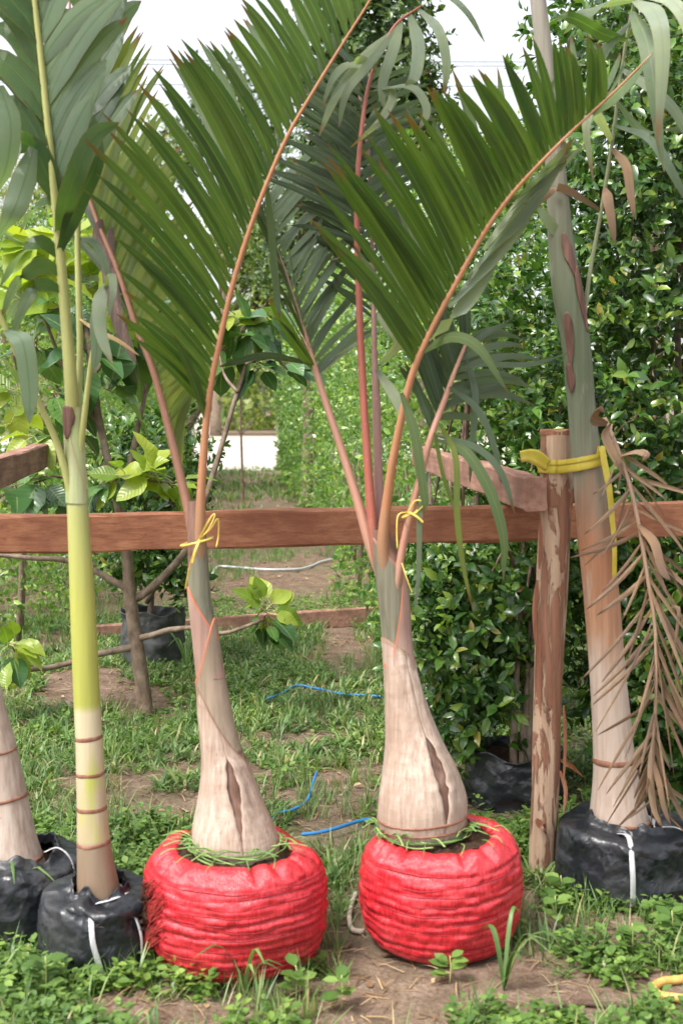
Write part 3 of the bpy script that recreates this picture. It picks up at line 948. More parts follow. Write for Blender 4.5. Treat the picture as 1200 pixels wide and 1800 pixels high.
far_tree('background_tree', (-3.6, 12.5, 0), 0.09, [C(170, 470, 12.5, 110, 110, 0.5), C(270, 520, 12.3, 90, 130, 0.5)], 1500, 0.075, M['hedge_light'],
         'leafy tree just behind the hedge, filling the gap beside the yellow-green stem', 'hedge')
far_tree('background_tree', (-0.5, 17.5, 0), 0.10, [C(520, 430, 17.5, 95, 120, 0.5), C(570, 330, 17.5, 90, 110, 0.5)], 1500, 0.10, M['tree_dark'],
         'dark tree over the lane hedge, seen behind the crossing palm stalks', 'hedge')
far_tree('background_tree', (1.75, 7.4, 0), 0.07, [C(1110, 90, 7.4, 130, 150, 0.6), C(1180, 230, 7.3, 110, 130, 0.4)], 1300, 0.07, M['tree_dark'],
         'dark leafy tree crown in the top right corner above the tall hedge', 'hedge')
far_tree('background_tree', (-3.4, 22, 0), 0.10, [C(470, 500, 22, 75, 110, 0.5), C(430, 400, 22, 80, 110, 0.5)], 1500, 0.11, M['tree_light'],
         'bright tree overhanging the far lane, right of the torn-sack palm\'s front frond')
p, d = crown_points(4200, (-6, 88, 2.8), (34, 5, 5.2), 0.4, 14)
p[:, 2] = np.abs(p[:, 2])
loc, ld, nr, sz = sprig_leaves(p, d, 4, 0.55)
V, F = leaves_geo('far', loc, ld, nr, sz)
tag(put('treeline', np_mesh('treeline', V, F), M['tree_light']), 'far line of trees across the road', 'treeline', kind='stuff')

# far wall across the road
V, F = box_geo(-14, -7.2, 70, 70.3, 0, 1.2)
tag(put('boundary_wall', py_mesh('boundary_wall', V, F), M['pale_wall']), 'pale pinkish wall far across the road at the end of the lane', 'wall')

# thin sapling in the lane
sb = G(428, 893)
t = thing('sapling', (sb[0], sb[1], 0), 'thin bare sapling standing in the middle of the lane', 'sapling')
D = sb[1]
tube('trunk', [P(428, 896, D), P(425, 800, D), P(423, 720, D), P(424, 630, D)], [0.022, 0.018, 0.015, 0.008], M['twig'], t, seg=6)
tube('branch', [P(424, 765, D), P(440, 745, D), P(460, 725, D)], [0.010, 0.008, 0.005], M['twig'], t, seg=5)
tube('branch', [P(424, 765, D), P(412, 745, D), P(400, 700, D)], [0.010, 0.008, 0.005], M['twig'], t, seg=5)
cs = np.array([P(420, 640, D), P(440, 670, D), P(405, 690, D), P(400, 650, D), P(455, 720, D)])
loc, ld, nr, sz = sprig_leaves(np.repeat(cs, 4, 0) + RNG.normal(size=(20, 3)) * 0.12, rand_dirs(20) - [0, 0, .3], 4, 0.17)
foliage(t, 'far', M['tree_light'], loc, ld, nr, sz, name='crown')

# overhead wires
for y0, y1, D in ((96, 108, 42), (104, 115, 42.3), (140, 150, 41)):
    a = P(-500, y0, D); c = P(600, (y0 + y1) / 2 + 6, D); e = P(1700, y1, D)
    tag(tube('overhead_wire', [a, c, e], 0.014, M['cable'], n=24, seg=6),
        {96: 'topmost thin overhead wire across the white sky', 104: 'middle thin overhead wire just under the topmost one', 140: 'lowest thin overhead wire across the sky gap'}[y0], 'wire', 'overhead wires')

# ================================================================== BRANCHING TREE WITH LARGE LEAVES
def big_leaf_mesh(name, curl, fold, wav):
    ns, na = 9, 4
    V, t, c = [], [], []
    for i in range(ns):
        s = i / (ns - 1)
        w = 0.36 * math.sin(math.pi * min(1, s ** 0.8)) ** 0.75 * (1 - 0.25 * s) + 0.004
        for k in range(na + 1):
            u = k / na * 2 - 1
            V.append((u * w, s + 0.0 * u, fold * abs(u) * w - curl * s * s + wav * math.sin(s * 14 + (2 if u > 0 else 0)) * abs(u) * w))
            t.append(s); c.append(abs(u))
    F = []
    for i in range(ns - 1):
        for k in range(na):
            a = i * (na + 1) + k
            F.append((a, a + 1, a + na + 2, a + na + 1))
    return np_mesh(name, np.array(V), np.array(F), True, {'t': t, 'c': c})


BIG = {k: [big_leaf_mesh('leaf', cu, fo, wa) for cu, fo, wa in ((0.25, 0.25, 0.10), (0.45, 0.35, 0.16), (0.10, 0.15, 0.08))] for k in ('big_leaf', 'young_leaf')}
for k, ms in BIG.items():
    for m_ in ms:
        m_.materials.append(M[k])


def big_cluster(tree, c, n, size, kind, outward, droop=0.5, spread=1.0):
    c = np.asarray(c, float)
    for q in range(n):
        d = unit(np.asarray(outward, float) * 0.5 + spread * rand_dirs(1)[0] * np.array([1, 0.8, 0.7]) - np.array([0, 0, droop * random.random()]))
        nr = unit(np.array([0, -0.35, 0.8]) + 0.4 * rand_dirs(1)[0])
        s = size * random.uniform(0.6, 1.2)
        st = c + rand_dirs(1)[0] * 0.02
        base = st + d * 0.045
        x, y, z = leaf_frames(d[None], nr[None])
        o = put('leaf', random.choice(BIG[kind]), None, tree, leaf_matrix(base, x[0], y[0], z[0], s))
        tube('leaf_stalk', [st, st + d * 0.03, base + d * 0.01], 0.0022, M['pet_green'] if kind == 'young_leaf' else M['twig'], o, n=4, seg=4).matrix_parent_inverse = o.matrix_basis.inverted()


tb = G(257, 1252)
D = tb[1]
tree = thing('branching_tree', (tb[0], tb[1], 0), 'young tree with bare spreading branches and large ovate leaves behind the rail', 'tree')
k = D / FOC
tube('trunk', [P(258, 1262, D), P(252, 1215, D), P(243, 1150, D), P(234, 1090, D), P(228, 1040, D), P(224, 985, D), P(213, 910, D), P(195, 830, D), P(176, 745, D), P(163, 660, D), P(150, 560, D)],
     np.array([15, 13.5, 13, 12, 11, 10, 9, 7, 6.5, 6, 4]) * k, M['bark'], tree, n=60, seg=12, rough=0.10)


def branch(pts, w, dd=0.0):
    n = len(pts)
    pp = [P(x, y, D + dd * i / (n - 1)) for i, (x, y) in enumerate(pts)]
    tube('branch', pp, np.linspace(w, w * 0.45, n) * k, M['bark'], tree, n=n * 6, seg=8, rough=0.12)


branch([(232, 1055), (258, 1040), (300, 1000), (332, 958), (360, 880), (385, 800), (405, 730), (432, 640), (446, 560)], 8, 0.25)
branch([(240, 1122), (262, 1118), (300, 1107), (345, 1104), (390, 1113), (430, 1102), (465, 1088)], 6, -0.2)
branch([(238, 1138), (210, 1142), (165, 1152), (100, 1171), (50, 1178), (0, 1192), (-60, 1215)], 7, -0.15)
branch([(62, 1176), (45, 1165), (30, 1150), (22, 1135)], 3.5, -0.15)
branch([(228, 1036), (200, 1022), (160, 1000), (110, 984), (55, 981), (0, 976), (-60, 978)], 7, 0.1)
branch([(212, 905), (222, 850), (240, 765), (252, 710), (258, 675)], 7, 0.2)
branch([(176, 745), (140, 700), (110, 640), (80, 560), (60, 480)], 5, 0.1)
branch([(195, 830), (230, 838), (270, 846), (305, 848)], 4, -0.2)
branch([(165, 660), (200, 610), (225, 560), (240, 500)], 4, 0.1)
branch([(190, 815), (140, 840), (95, 838), (60, 850)], 4, -0.2)
branch([(432, 640), (460, 625), (490, 632), (505, 650)], 3.5, 0.1)
branch([(418, 690), (395, 660), (385, 620)], 3.5, 0.1)
for (x, y, n, s, kd, ox, dd) in [
    (60, 430, 7, .22, 'young_leaf', -.3, .2), (120, 420, 8, .22, 'young_leaf', 0, .2), (170, 460, 7, .20, 'young_leaf', .2, .2), (40, 520, 7, .22, 'young_leaf', -.5, .1), (110, 540, 8, .20, 'big_leaf', 0, .0),
    (180, 540, 6, .20, 'young_leaf', .4, .1), (60, 600, 6, .2, 'big_leaf', -.3, .1), (150, 620, 6, .22, 'big_leaf', .2, -.1), (30, 690, 7, .17, 'young_leaf', -.2, .2), (20, 740, 6, .17, 'young_leaf', -.2, .2),
    (100, 690, 5, .25, 'big_leaf', .1, -.1), (185, 680, 4, .25, 'big_leaf', .2, -.1), (230, 600, 6, .22, 'big_leaf', .4, .1), (260, 570, 5, .2, 'big_leaf', .4, .1), (215, 500, 6, .2, 'big_leaf', .3, .1),
    (75, 835, 4, .20, 'big_leaf', -.1, -.2), (25, 860, 5, .20, 'big_leaf', -.4, -.2), (120, 860, 4, .17, 'big_leaf', .2, -.2), (60, 760, 4, .17, 'young_leaf', 0, .1),
    (225, 835, 7, .16, 'young_leaf', 0, -.15), (270, 838, 8, .17, 'young_leaf', .1, -.2), (305, 845, 7, .17, 'young_leaf', .4, -.2), (190, 850, 5, .16, 'big_leaf', -.2, -.1), (320, 880, 5, .14, 'big_leaf', .4, -.1),
    (440, 570, 7, .20, 'big_leaf', .1, .25), (400, 610, 6, .20, 'big_leaf', -.2, .25), (455, 640, 7, .18, 'big_leaf', .2, .25), (500, 640, 7, .18, 'big_leaf', .4, .25), (470, 540, 6, .2, 'big_leaf', .2, .25), (385, 560, 5, .2, 'young_leaf', -.2, .25),
    (470, 1088, 12, .14, 'big_leaf', .1, -.2), (474, 1072, 12, .13, 'young_leaf', .2, -.2), (22, 1134, 9, .13, 'young_leaf', 0, -.15), (16, 1148, 7, .14, 'big_leaf', -.2, -.15), (90, 480, 9, .24, 'young_leaf', 0, .3), (150, 500, 8, .22, 'young_leaf', .1, .3), (20, 460, 7, .22, 'young_leaf', -.2, .3), (200, 600, 7, .22, 'big_leaf', .1, .2), (130, 760, 6, .2, 'big_leaf', .1, .2), (250, 640, 6, .2, 'big_leaf', .2, .2), (420, 560, 7, .2, 'big_leaf', 0, .3), (10, 1225, 4, .10, 'young_leaf', 0, -.3)]:
    low = y > 1000
    big_cluster(tree, P(x, y, D + dd), n, s, kd, (ox, -0.1, 0.55 if (kd == 'young_leaf') else 0.0), 0.3 if kd == 'young_leaf' else 0.9, 0.8 if low else 1.0)

# ================================================================== PALMS
class Axis:
    """A near-vertical stem measured from the photo: rows of (px, py, width in px) at depth D."""
    def __init__(s, rows, D, n=160):
        rows = np.array(rows, float)
        dd = D if np.ndim(D) else np.full(len(rows), D)
        pts = np.array([P(a, b, e) for (a, b, w), e in zip(rows, dd)])
        rad = rows[:, 2] / 2 * np.asarray(dd) / FOC
        q = np.hstack([pts, rad[:, None], rows[:, 1:2]])
        s.q = catmull(q, n)
        s.py = s.q[:, 4]

    def at(s, py):
        """centre and radius at photo row(s) py"""
        o = np.argsort(s.py)
        return np.stack([np.interp(py, s.py[o], s.q[o, k]) for k in range(4)], -1)

    def stem(s, name, mat, parent, seg=28, wob=0.02, lump=3.0):
        n = len(s.q)
        th = np.linspace(0, 2 * math.pi, seg, endpoint=False)
        off = RNG.random() * 50
        L = np.concatenate([[0], np.cumsum(np.linalg.norm(np.diff(s.q[:, :3], axis=0), axis=1))])
        R = s.q[:, 3:4] * (1 + wob * 2 * (vnoise(np.cos(th)[None] * lump + off, (L * 9)[:, None] + np.sin(th)[None] * lump) - 0.5))
        V = np.stack([s.q[:, 0:1] + R * np.cos(th), s.q[:, 1:2] + R * np.sin(th), s.q[:, 2:3] + 0 * R], -1).reshape(-1, 3)
        i = np.arange(n - 1)[:, None]; j = np.arange(seg)[None, :]
        F = np.stack([i * seg + j, i * seg + (j + 1) % seg, (i + 1) * seg + (j + 1) % seg, (i + 1) * seg + j], -1).reshape(-1, 4)
        tv = np.repeat(L / L[-1], seg)
        return put(name, np_mesh(name, V, F, True, {'t': tv, 'a': np.tile(th, n)}), mat, parent)

    def ring(s, py, h_px, out, mat, parent, tilt=0.0, name='ring_scar', seg=40):
        th = np.linspace(0, 2 * math.pi, seg, endpoint=False)
        V = []
        lev = [(h_px * 0.5, -0.0015), (h_px * 0.35, out), (0, out * 1.25), (-h_px * 0.35, out), (-h_px * 0.5, -0.0015)]
        for dy, o in lev:
            yy = py + dy + tilt * np.cos(th) + 2.0 * (vnoise(th * 2 + py, np.full_like(th, py * 0.1)) - .5)
            q = s.at(yy)
            r = q[:, 3] * 1.004 + o
            V.append(np.stack([q[:, 0] + r * np.cos(th), q[:, 1] + r * np.sin(th), q[:, 2]], -1))
        V = np.vstack(V); n = len(lev)
        i = np.arange(n - 1)[:, None]; j = np.arange(seg)[None, :]
        F = np.stack([i * seg + j, i * seg + (j + 1) % seg, (i + 1) * seg + (j + 1) % seg, (i + 1) * seg + j], -1).reshape(-1, 4)
        return put(name, np_mesh(name, V, F), mat, parent)

    def patch(s, th, py_top, py_bot, half, out, mat, parent, name='dry_flap', skew=0.0):
        """A torn shred lying on the stem: pointed at both ends."""
        rows, cols = 26, 9
        v = np.linspace(0, 1, rows); u = np.linspace(-1, 1, cols)
        V = []
        for vv in v:
            w = half * (math.sin(math.pi * vv ** 0.8) ** 0.8) * (0.8 + 0.4 * vnoise(vv * 7 + py_top, 1.0)) + 0.01
            a = th + skew * (vv - 0.5) + u * w
            q = s.at(np.full(cols, py_top + (py_bot - py_top) * vv))
            r = q[:, 3] * 1.03 + out * (1.2 - np.abs(u)) + 0.004 * (1 - vv) ** 3
            V.append(np.stack([q[:, 0] + r * np.cos(a), q[:, 1] + r * np.sin(a), q[:, 2]], -1))
        i = np.arange(rows - 1)[:, None] * cols; j = np.arange(cols - 1)[None, :]
        F = np.stack([i + j, i + j + 1, i + j + cols + 1, i + j + cols], -1).reshape(-1, 4)
        o = put(name, np_mesh(name, np.vstack(V), F), mat, parent)
        md = o.modifiers.new('thickness', 'SOLIDIFY'); md.thickness = 0.003
        return o

    def sheath(s, py_bot, py_hi, py_lo, th_hi, out, mat, parent, name='leaf_sheath', gaps=(), sharp=1.0, seg=72, rows=56, bulge=0.0, wr=0.0):
        """A leaf base clasping the stem; its free edge rises to py_hi at angle th_hi and dips to py_lo opposite.
        gaps: (angle, py_top, py_bottom, half-width in radians) of a split in it."""
        th0 = gaps[0][0] if gaps else th_hi + math.pi
        u = np.linspace(0, 1, seg + 1)
        v = np.linspace(0, 1, rows)
        V, e = [], []
        off = RNG.random() * 30
        for vv in v:
            row_th = th0 + u * 2 * math.pi
            top = py_lo + (py_hi - py_lo) * (0.5 + 0.5 * np.cos(row_th - th_hi)) ** sharp
            py = py_bot + (top - py_bot) * vv
            half = np.zeros_like(py)
            if gaps:
                g = gaps[0]
                mid = np.clip((py - g[1]) / (g[2] - g[1]), 0, 1)
                half = g[3] * np.sin(math.pi * mid ** 0.6) ** 1.2 * (0.75 + 0.5 * vnoise(py * 0.09 + off, py * 0 + 2.0))
                w = np.interp(u, [0, 0.5, 1], [1, 0, -1])
                # shift columns away from the split, fading round the back
                row_th = row_th + half * np.sign(0.5 - u) * (1 - np.minimum(u, 1 - u) * 2) ** 3
            q = s.at(py)
            r = q[:, 3] + out
            r = r + bulge * vv ** 6
            if wr:
                r = r + wr * (vnoise(row_th * 4 + off, py * 0.02) - 0.5) + wr * 0.5 * (vnoise(row_th * 11 + off, py * 0.03) - 0.5)
            if gaps:
                lip = np.exp(-(np.minimum(u, 1 - u) * 2 / 0.10) ** 2) * np.minimum(half / max(gaps[0][3], 1e-6), 1)
                r = r + 0.009 * lip
            V.append(np.stack([q[:, 0] + r * np.cos(row_th), q[:, 1] + r * np.sin(row_th), q[:, 2]], -1))
            px_h = np.abs(py - top)
            ee = np.clip(1 - px_h / 26, 0, 1)
            e.append(ee)
        V = np.vstack(V); e = np.concatenate(e)
        k = seg + 1
        i = np.arange(rows - 1)[:, None]; j = np.arange(seg)[None, :]
        F = np.stack([i * k + j, i * k + j + 1, (i + 1) * k + j + 1, (i + 1) * k + j], -1).reshape(-1, 4)
        o = put(name, np_mesh(name, V, F, True, {'e': e}), mat, parent)
        md = o.modifiers.new('thickness', 'SOLIDIFY'); md.thickness = 0.003; md.offset = -1
        return o


def leaflet_geo(path, width, side, fold=0.22, taper=0.35):
    """A pleated strip along path (n,3); side: which way its width runs. Returns V, F, t, c."""
    n = len(path)
    T = unit(np.gradient(path, axis=0))
    S = np.broadcast_to(np.asarray(side, float), path.shape)
    S = unit(S - T * np.sum(S * T, axis=1, keepdims=True))
    Nn = np.cross(S, T)
    s = np.linspace(0, 1, n)
    w = width * 0.5 * np.minimum(1, taper + s * 3.0) * np.clip(1 - s ** 4.5, 0, 1) ** 0.9 + 0.0007
    L = path - S * w[:, None] + Nn * (fold * w)[:, None]
    Rr = path + S * w[:, None] + Nn * (fold * w)[:, None]
    V = np.stack([L, path, Rr], 1).reshape(-1, 3)
    i = np.arange(n - 1)[:, None] * 3; j = np.arange(2)[None, :]
    F = np.stack([i + j, i + j + 1, i + j + 4, i + j + 3], -1).reshape(-1, 4)
    t = np.repeat(s, 3); c = np.tile([1.0, 0.0, 1.0], n)
    return V, F, t, c


def put_leaflet(parent, path, width, side, mat, fold=0.22, taper=0.35, n=9):
    path = catmull(path, n) if len(path) != n else np.asarray(path, float)
    V, F, t, c = leaflet_geo(path, width, side, fold, taper)
    return put('leaflet', np_mesh('leaflet', V, F, True, {'t': t, 'c': c}), mat, parent)


class Frond:
    def __init__(s, palm, rows, mat, seg=10, flat=0.8, name='frond'):
        """rows: (px, py, D, width px). The frond's own mesh is its stalk and midrib."""
        rows = np.array(rows, float)
        q = np.array([[*P(a, b, d), w / 2 * d / FOC, a, b] for a, b, d, w in rows])
        s.q = catmull(q, 90)
        V, F, t = tube_geo(s.q[:, :3], s.q[:, 3], seg, True, 0.03, flat)
        s.o = put(name, np_mesh(name, V, F, True, {'t': t}), mat, palm)
        s.T = unit(np.gradient(s.q[:, :3], axis=0))

    def row(s, keys, n, width, mat, bow=0.06, droop=0.0, jit=0.02, fold=0.22, start=0.0, skip=0.0, wj=0.2, sag=0.0, side_flip=1):
        """keys: (px, py on the midrib, px, py, D of the leaflet tip) at a few places; n leaflets in between."""
        ks = []
        for rx, ry, tx, ty, td in keys:
            i = np.argmin((s.q[:, 4] - rx) ** 2 + (s.q[:, 5] - ry) ** 2)
            ks.append([i, *P(tx, ty, td)])
        ks = np.array(sorted(ks, key=lambda a: a[0]))
        f = np.linspace(ks[0, 0], ks[-1, 0], n)
        for q in f:
            if skip and random.random() < skip:
                continue
            ii = min(int(q), 88); fr = q - ii
            base = s.q[ii, :3] * (1 - fr) + s.q[ii + 1, :3] * fr
            tip = np.array([np.interp(q, ks[:, 0], ks[:, k]) for k in (1, 2, 3)])
            tip = tip + RNG.normal(size=3) * jit
            tip = base + (tip - base) * random.uniform(0.93, 1.04)
            T = s.T[ii]
            d = tip - base
            L = np.linalg.norm(d)
            u = np.linspace(0, 1, 9)[:, None]
            ctrl = base + d * 0.45 + T * bow * L
            path = (1 - u) ** 2 * base + 2 * u * (1 - u) * ctrl + u ** 2 * tip
            path[:, 2] -= droop * L * u[:, 0] ** 3
            side = T * side_flip + 0.10 * rand_dirs(1)[0]
            put_leaflet(s.o, path, width * random.uniform(1 - wj, 1 + wj), side, mat, fold, n=9)

    def free(s, pts, width, mat, side=(1, 0, 0.2), fold=0.2, n=12):
        """One leaflet through the listed (px, py, D) points."""
        put_leaflet(s.o, [P(*p) for p in pts], width, side, mat, fold, n=n)


# ------------------------------------------------------------------ the two red sacks
def root_sack(palm, cpx, D, r, h, rows_of_cord, base_axis, tilt, torn=False):
    cx = (cpx - 600) / FOC * D
    seg, n = 220, 120
    th = np.linspace(0, 2 * math.pi, seg, endpoint=False)
    prof = np.array([(0.0, 0.0), (0.60, 0.0), (0.80, 0.02), (0.92, 0.14), (0.985, 0.34), (1.0, 0.55), (0.97, 0.74), (0.89, 0.90), (0.79, 0.985), (0.71, 1.0), (0.65, 0.975), (0.61, 0.90)])
    pr = catmull(prof, n)
    off = RNG.random() * 60
    cords = [0.06 + 0.80 * (i + 0.5) / rows_of_cord for i in range(rows_of_cord)]
    cord_amp = [random.uniform(0.5, 1.1) * (1.0 if c < 0.6 else 0.55) for c in cords]

    def wiggle(th, c):
        return 0.010 * np.sin(th * 3 + c * 40) + 0.035 * (vnoise(th * 1.6 + c * 31 + off, np.full_like(th, c * 13)) - 0.5)

    def surf(a, b, th):
        """radius and height of the sack at profile point (a, b) round th"""
        zt_ = b + tilt * np.cos(th) * min(1, b * 3) * 0.5 + 0.05 * (vnoise(th * 1.5 + off, np.full_like(th, 3.0)) - 0.5)
        g = 0
        if a > 0.78:
            for c, am in zip(cords, cord_amp):
                wig = wiggle(th, c)
                g = g + am * (0.45 + 1.1 * vnoise(th * 2.3 + c * 50, np.full_like(th, c * 9))) * np.exp(-((b - c - wig) / 0.013) ** 2)
        bul = 0.045 * (vnoise(th * 2.5 + off, np.full_like(th, b * 4)) - 0.5) + 0.030 * (vnoise(th * 7 + off + b * 6, np.full_like(th, b * 20)) - 0.5) + 0.016 * (vnoise(th * 15 + off - b * 9, np.full_like(th, b * 34)) - 0.5)
        fine = 0.009 * (vnoise(th * 30 + off, np.full_like(th, b * 7)) - 0.5)
        rr = a * (1 + bul + fine) - 0.030 * g
        # gathered mouth: puffs between the stitches
        if b > 0.86:
            m = (b - 0.86) / 0.14
            puff = np.abs(np.sin(th * 6.5 + 1.3 * np.sin(th * 3 + off) + 0.8 * np.sin(th * 5))) * (0.5 + 0.5 * vnoise(th * 3 + off, np.full_like(th, 2.0)))
            rr = rr - 0.07 * m * (1 - puff) ** 2 + 0.03 * m * (vnoise(th * 9, np.full_like(th, off)) - .5)
            zt_ = zt_ - 0.05 * m * (1 - puff) ** 2
        return rr * r, zt_ * h

    V, at, hh = [], [], []
    for a, b in pr:
        rr, zz = surf(max(a, 0), max(b, 0), th)
        V.append(np.stack([cx + rr * np.cos(th), D + rr * np.sin(th), np.maximum(zz, 0.0) - 0.004], -1))
        at.append(th); hh.append(np.full(seg, b))
    V = np.vstack(V)
    i = np.arange(n - 1)[:, None]; j = np.arange(seg)[None, :]
    F = np.stack([i * seg + j, i * seg + (j + 1) % seg, (i + 1) * seg + (j + 1) % seg, (i + 1) * seg + j], -1).reshape(-1, 4)
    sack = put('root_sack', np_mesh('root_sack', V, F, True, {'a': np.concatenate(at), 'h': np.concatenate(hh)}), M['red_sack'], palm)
    sack['label'] = 'red woven sack wrapped tightly round the root ball'
    # cords in the grooves
    for c, am in zip(cords, cord_amp):
        k = np.argmin(np.abs(pr[:60 + 40, 1] - c) + (pr[:100, 0] < 0.75) * 9)
        rr, zz = surf(pr[k, 0], pr[k, 1], th)
        wig = wiggle(th, c) * h
        ring = np.stack([cx + (rr - 0.0005) * np.cos(th), D + (rr - 0.0005) * np.sin(th), zz + wig - 0.004], -1)
        ring = np.vstack([ring, ring[:1]])
        Vt, Ft, _ = tube_geo(ring[::2], 0.0016, 5, False)
        put('binding_cord', np_mesh('binding_cord', Vt, Ft), M['red_cord'], sack)
    # soil inside the mouth
    rings = np.linspace(0, 1, 9)
    V = []
    t2 = th[::4]
    for q in rings:
        V.append(np.stack([cx + r * 0.655 * q * np.cos(t2), D + r * 0.655 * q * np.sin(t2),
                           h * (0.95 - 0.02 * q) + tilt * np.cos(t2) * 0.5 * h * q + 0.028 * (vnoise(t2 * 4 + q * 9, np.full_like(t2, q * 8)) - .5)], -1))
    V = np.vstack(V); m = len(t2); nn = len(rings)
    i = np.arange(nn - 1)[:, None]; j = np.arange(m)[None, :]
    F = np.stack([i * m + j, (i + 1) * m + j, (i + 1) * m + (j + 1) % m, i * m + (j + 1) % m], -1).reshape(-1, 4)
    put('soil', np_mesh('soil', V, F), M['pot_soil'], sack)
    # yellow-green stitches at the puffs
    for q in range(14):
        a = q / 14 * 2 * math.pi + random.uniform(-0.1, 0.1)
        if math.sin(a) > 0.5: continue
        r0 = r * random.uniform(0.70, 0.78); z0 = h * (1.0) + 0.003
        p0 = np.array([cx + r0 * math.cos(a), D + r0 * math.sin(a), z0])
        dr = np.array([math.cos(a), math.sin(a), -0.5 * (r0 / r)])
        sd = np.array([-math.sin(a), math.cos(a), 0]) * random.uniform(-0.02, 0.02)
        tube('stitch', [p0 - dr * 0.022 + [0, 0, -.004], p0 + [0, 0, 0.006], p0 + dr * 0.02 + sd + [0, 0, -0.003]], 0.0014, M['raffia'], sack, n=6, seg=5)
    # green raffia wound round the stem foot
    for q in range(13):
        a0 = random.uniform(0, 6.28); sp = random.uniform(1.2, 3.2)
        cen = base_axis
        m = 9
        pts = []
        for i_ in range(m):
            f_ = i_ / (m - 1)
            a = a0 + sp * f_
            rr = cen[3] + 0.006 + 0.004 * q / 3 + (0.055 * (f_ - 0.6) ** 2 * 4 if f_ > 0.6 and q % 2 else 0) + random.uniform(0, 0.004)
            zz = h * 0.965 + 0.012 + 0.004 * (q % 5) * math.sin(a * 2 + q) + random.uniform(-0.003, 0.003)
            pts.append([cen[0] + rr * math.cos(a), cen[1] + rr * math.sin(a), zz])
        tube('raffia_strand', pts, random.uniform(0.0022, 0.0034), M['raffia'], sack, n=24, seg=5, flat=0.6)
    for q in range(20):
        a0 = random.uniform(math.pi * 0.95, math.pi * 2.05)
        c0 = np.array([cen[0] + (cen[3] + 0.012) * math.cos(a0), cen[1] + (cen[3] + 0.012) * math.sin(a0), h * 0.99 + 0.016])
        a1 = a0 + random.uniform(-1.5, 1.5)
        L = random.uniform(0.03, 0.10)
        c1 = c0 + np.array([math.cos(a1) * L, math.sin(a1) * L, random.uniform(0.0, 0.012)])
        tube('raffia_strand', [c0, (c0 + c1) / 2 + [0, 0, 0.008], c1], random.uniform(0.0018, 0.0030), M['raffia'], sack, n=10, seg=5, flat=0.6)
    if torn:
        # loose net threads and bare earth where the sack has torn on one side
        ca = math.radians(200)
        cpos = np.array([cx + r * 0.93 * math.cos(ca), D + r * 0.93 * math.sin(ca), h * 0.52])
        u = rand_dirs(700); pts = cpos + u * np.array([0.018, 0.04, 0.06]) * (0.75 + 0.5 * RNG.random((700, 1)))
        loc = pts; V, F = leaves_geo('far', loc, rand_dirs(700), rand_dirs(700), RNG.uniform(0.010, 0.022, 700))
        cl = put('earth_clump', np_mesh('earth_clump', V, F), M['pot_soil'], sack); cl['kind'] = 'stuff'
        mb = MB()
        for q in range(60):
            z0 = h * random.uniform(0.35, 0.85)
            a0 = ca + random.uniform(0.15, 0.5); a1 = ca - random.uniform(-0.1, 0.35)
            rr = r * 1.0
            p0 = [cx + rr * math.cos(a0), D + rr * math.sin(a0), z0]
            p2 = [cx + rr * 1.0 * math.cos(a1), D + rr * 1.0 * math.sin(a1), max(0.02, z0 - random.uniform(0.06, 0.15))]
            p1 = [cx + rr * 1.015 * math.cos((a0 + a1) / 2), D + rr * 1.015 * math.sin((a0 + a1) / 2), (p0[2] + p2[2]) / 2 + random.uniform(-.01, .02)]
            Vt, Ft, _ = tube_geo(catmull([p0, p1, p2], 8), 0.0016, 4, False)
            mb.add(Vt, Ft)
        o = put('loose_thread', mb.mesh('loose_thread'), M['red_sack'], sack); o['kind'] = 'stuff'
    return sack


# ------------------------------------------------------------------ bottle palm, left
D2 = 3.30
ax2 = Axis([(415, 1512, 138), (415, 1490, 148), (411, 1455, 140), (405, 1405, 110), (396, 1345, 80), (383, 1280, 62), (372, 1200, 51), (361, 1120, 45), (351, 1050, 39), (348, 985, 35), (345, 930, 32), (344, 880, 26)], D2)
b2 = ax2.at(1500.0)
palm2 = thing('bottle_palm', (b2[0], b2[1], 0), 'bottle-stemmed palm in a torn red root sack, two fronds, tied with a yellow string', 'palm', 'bottle palms in red root sacks')
ax2.stem('stem', M['bottle_core'], palm2)
ax2.sheath(1503, 1195, 1335, math.radians(185), 0.003, M['bottle'], palm2, gaps=[(math.radians(-74), 1325, 1462, 0.19)], sharp=1.0, wr=0.004)['label'] = 'pale dry split sheath round the swollen stem'
ax2.sheath(1318, 1084, 1200, math.radians(-15), 0.0012, M['sheath_green'], palm2, sharp=1.3, bulge=0.004)
ax2.sheath(1190, 1030, 1120, math.radians(195), 0.0015, M['sheath_pink'], palm2, sharp=1.2, bulge=0.002)
ax2.sheath(1110, 915, 1000, math.radians(10), 0.0008, M['sheath_grey'], palm2, sharp=1.0)
root_sack(palm2, 416, D2, 0.238, 0.285, 13, b2, -0.04, torn=True)

# front frond
f = Frond(palm2, [(352, 1070, 3.31, 14), (352, 990, 3.295, 24), (352, 930, 3.28, 24), (354, 860, 3.27, 20), (361, 760, 3.26, 17), (370, 680, 3.25, 15), (386, 600, 3.24, 13.5), (408, 505, 3.22, 12.5), (435, 415, 3.20, 11.5), (466, 330, 3.18, 10.5), (505, 240, 3.16, 9), (548, 165, 3.14, 7.5), (600, 80, 3.12, 6), (650, 0, 3.10, 5), (710, -110, 3.08, 4)], M['pet_orange'])
keysL = [(358, 735, 300, 590, 3.15), (364, 712, 205, 583, 3.12), (369, 685, 215, 545, 3.10), (378, 640, 225, 470, 3.08), (388, 590, 160, 345, 3.05), (398, 545, 165, 255, 3.05), (410, 500, 180, 195, 3.05), (425, 450, 238, 180, 3.08),
         (445, 390, 290, 95, 3.10), (470, 320, 330, 70, 3.12), (505, 240, 400, 60, 3.14), (548, 165, 430, -30, 3.14), (600, 80, 500, -130, 3.14), (650, 0, 590, -220, 3.12), (700, -100, 690, -280, 3.1)]
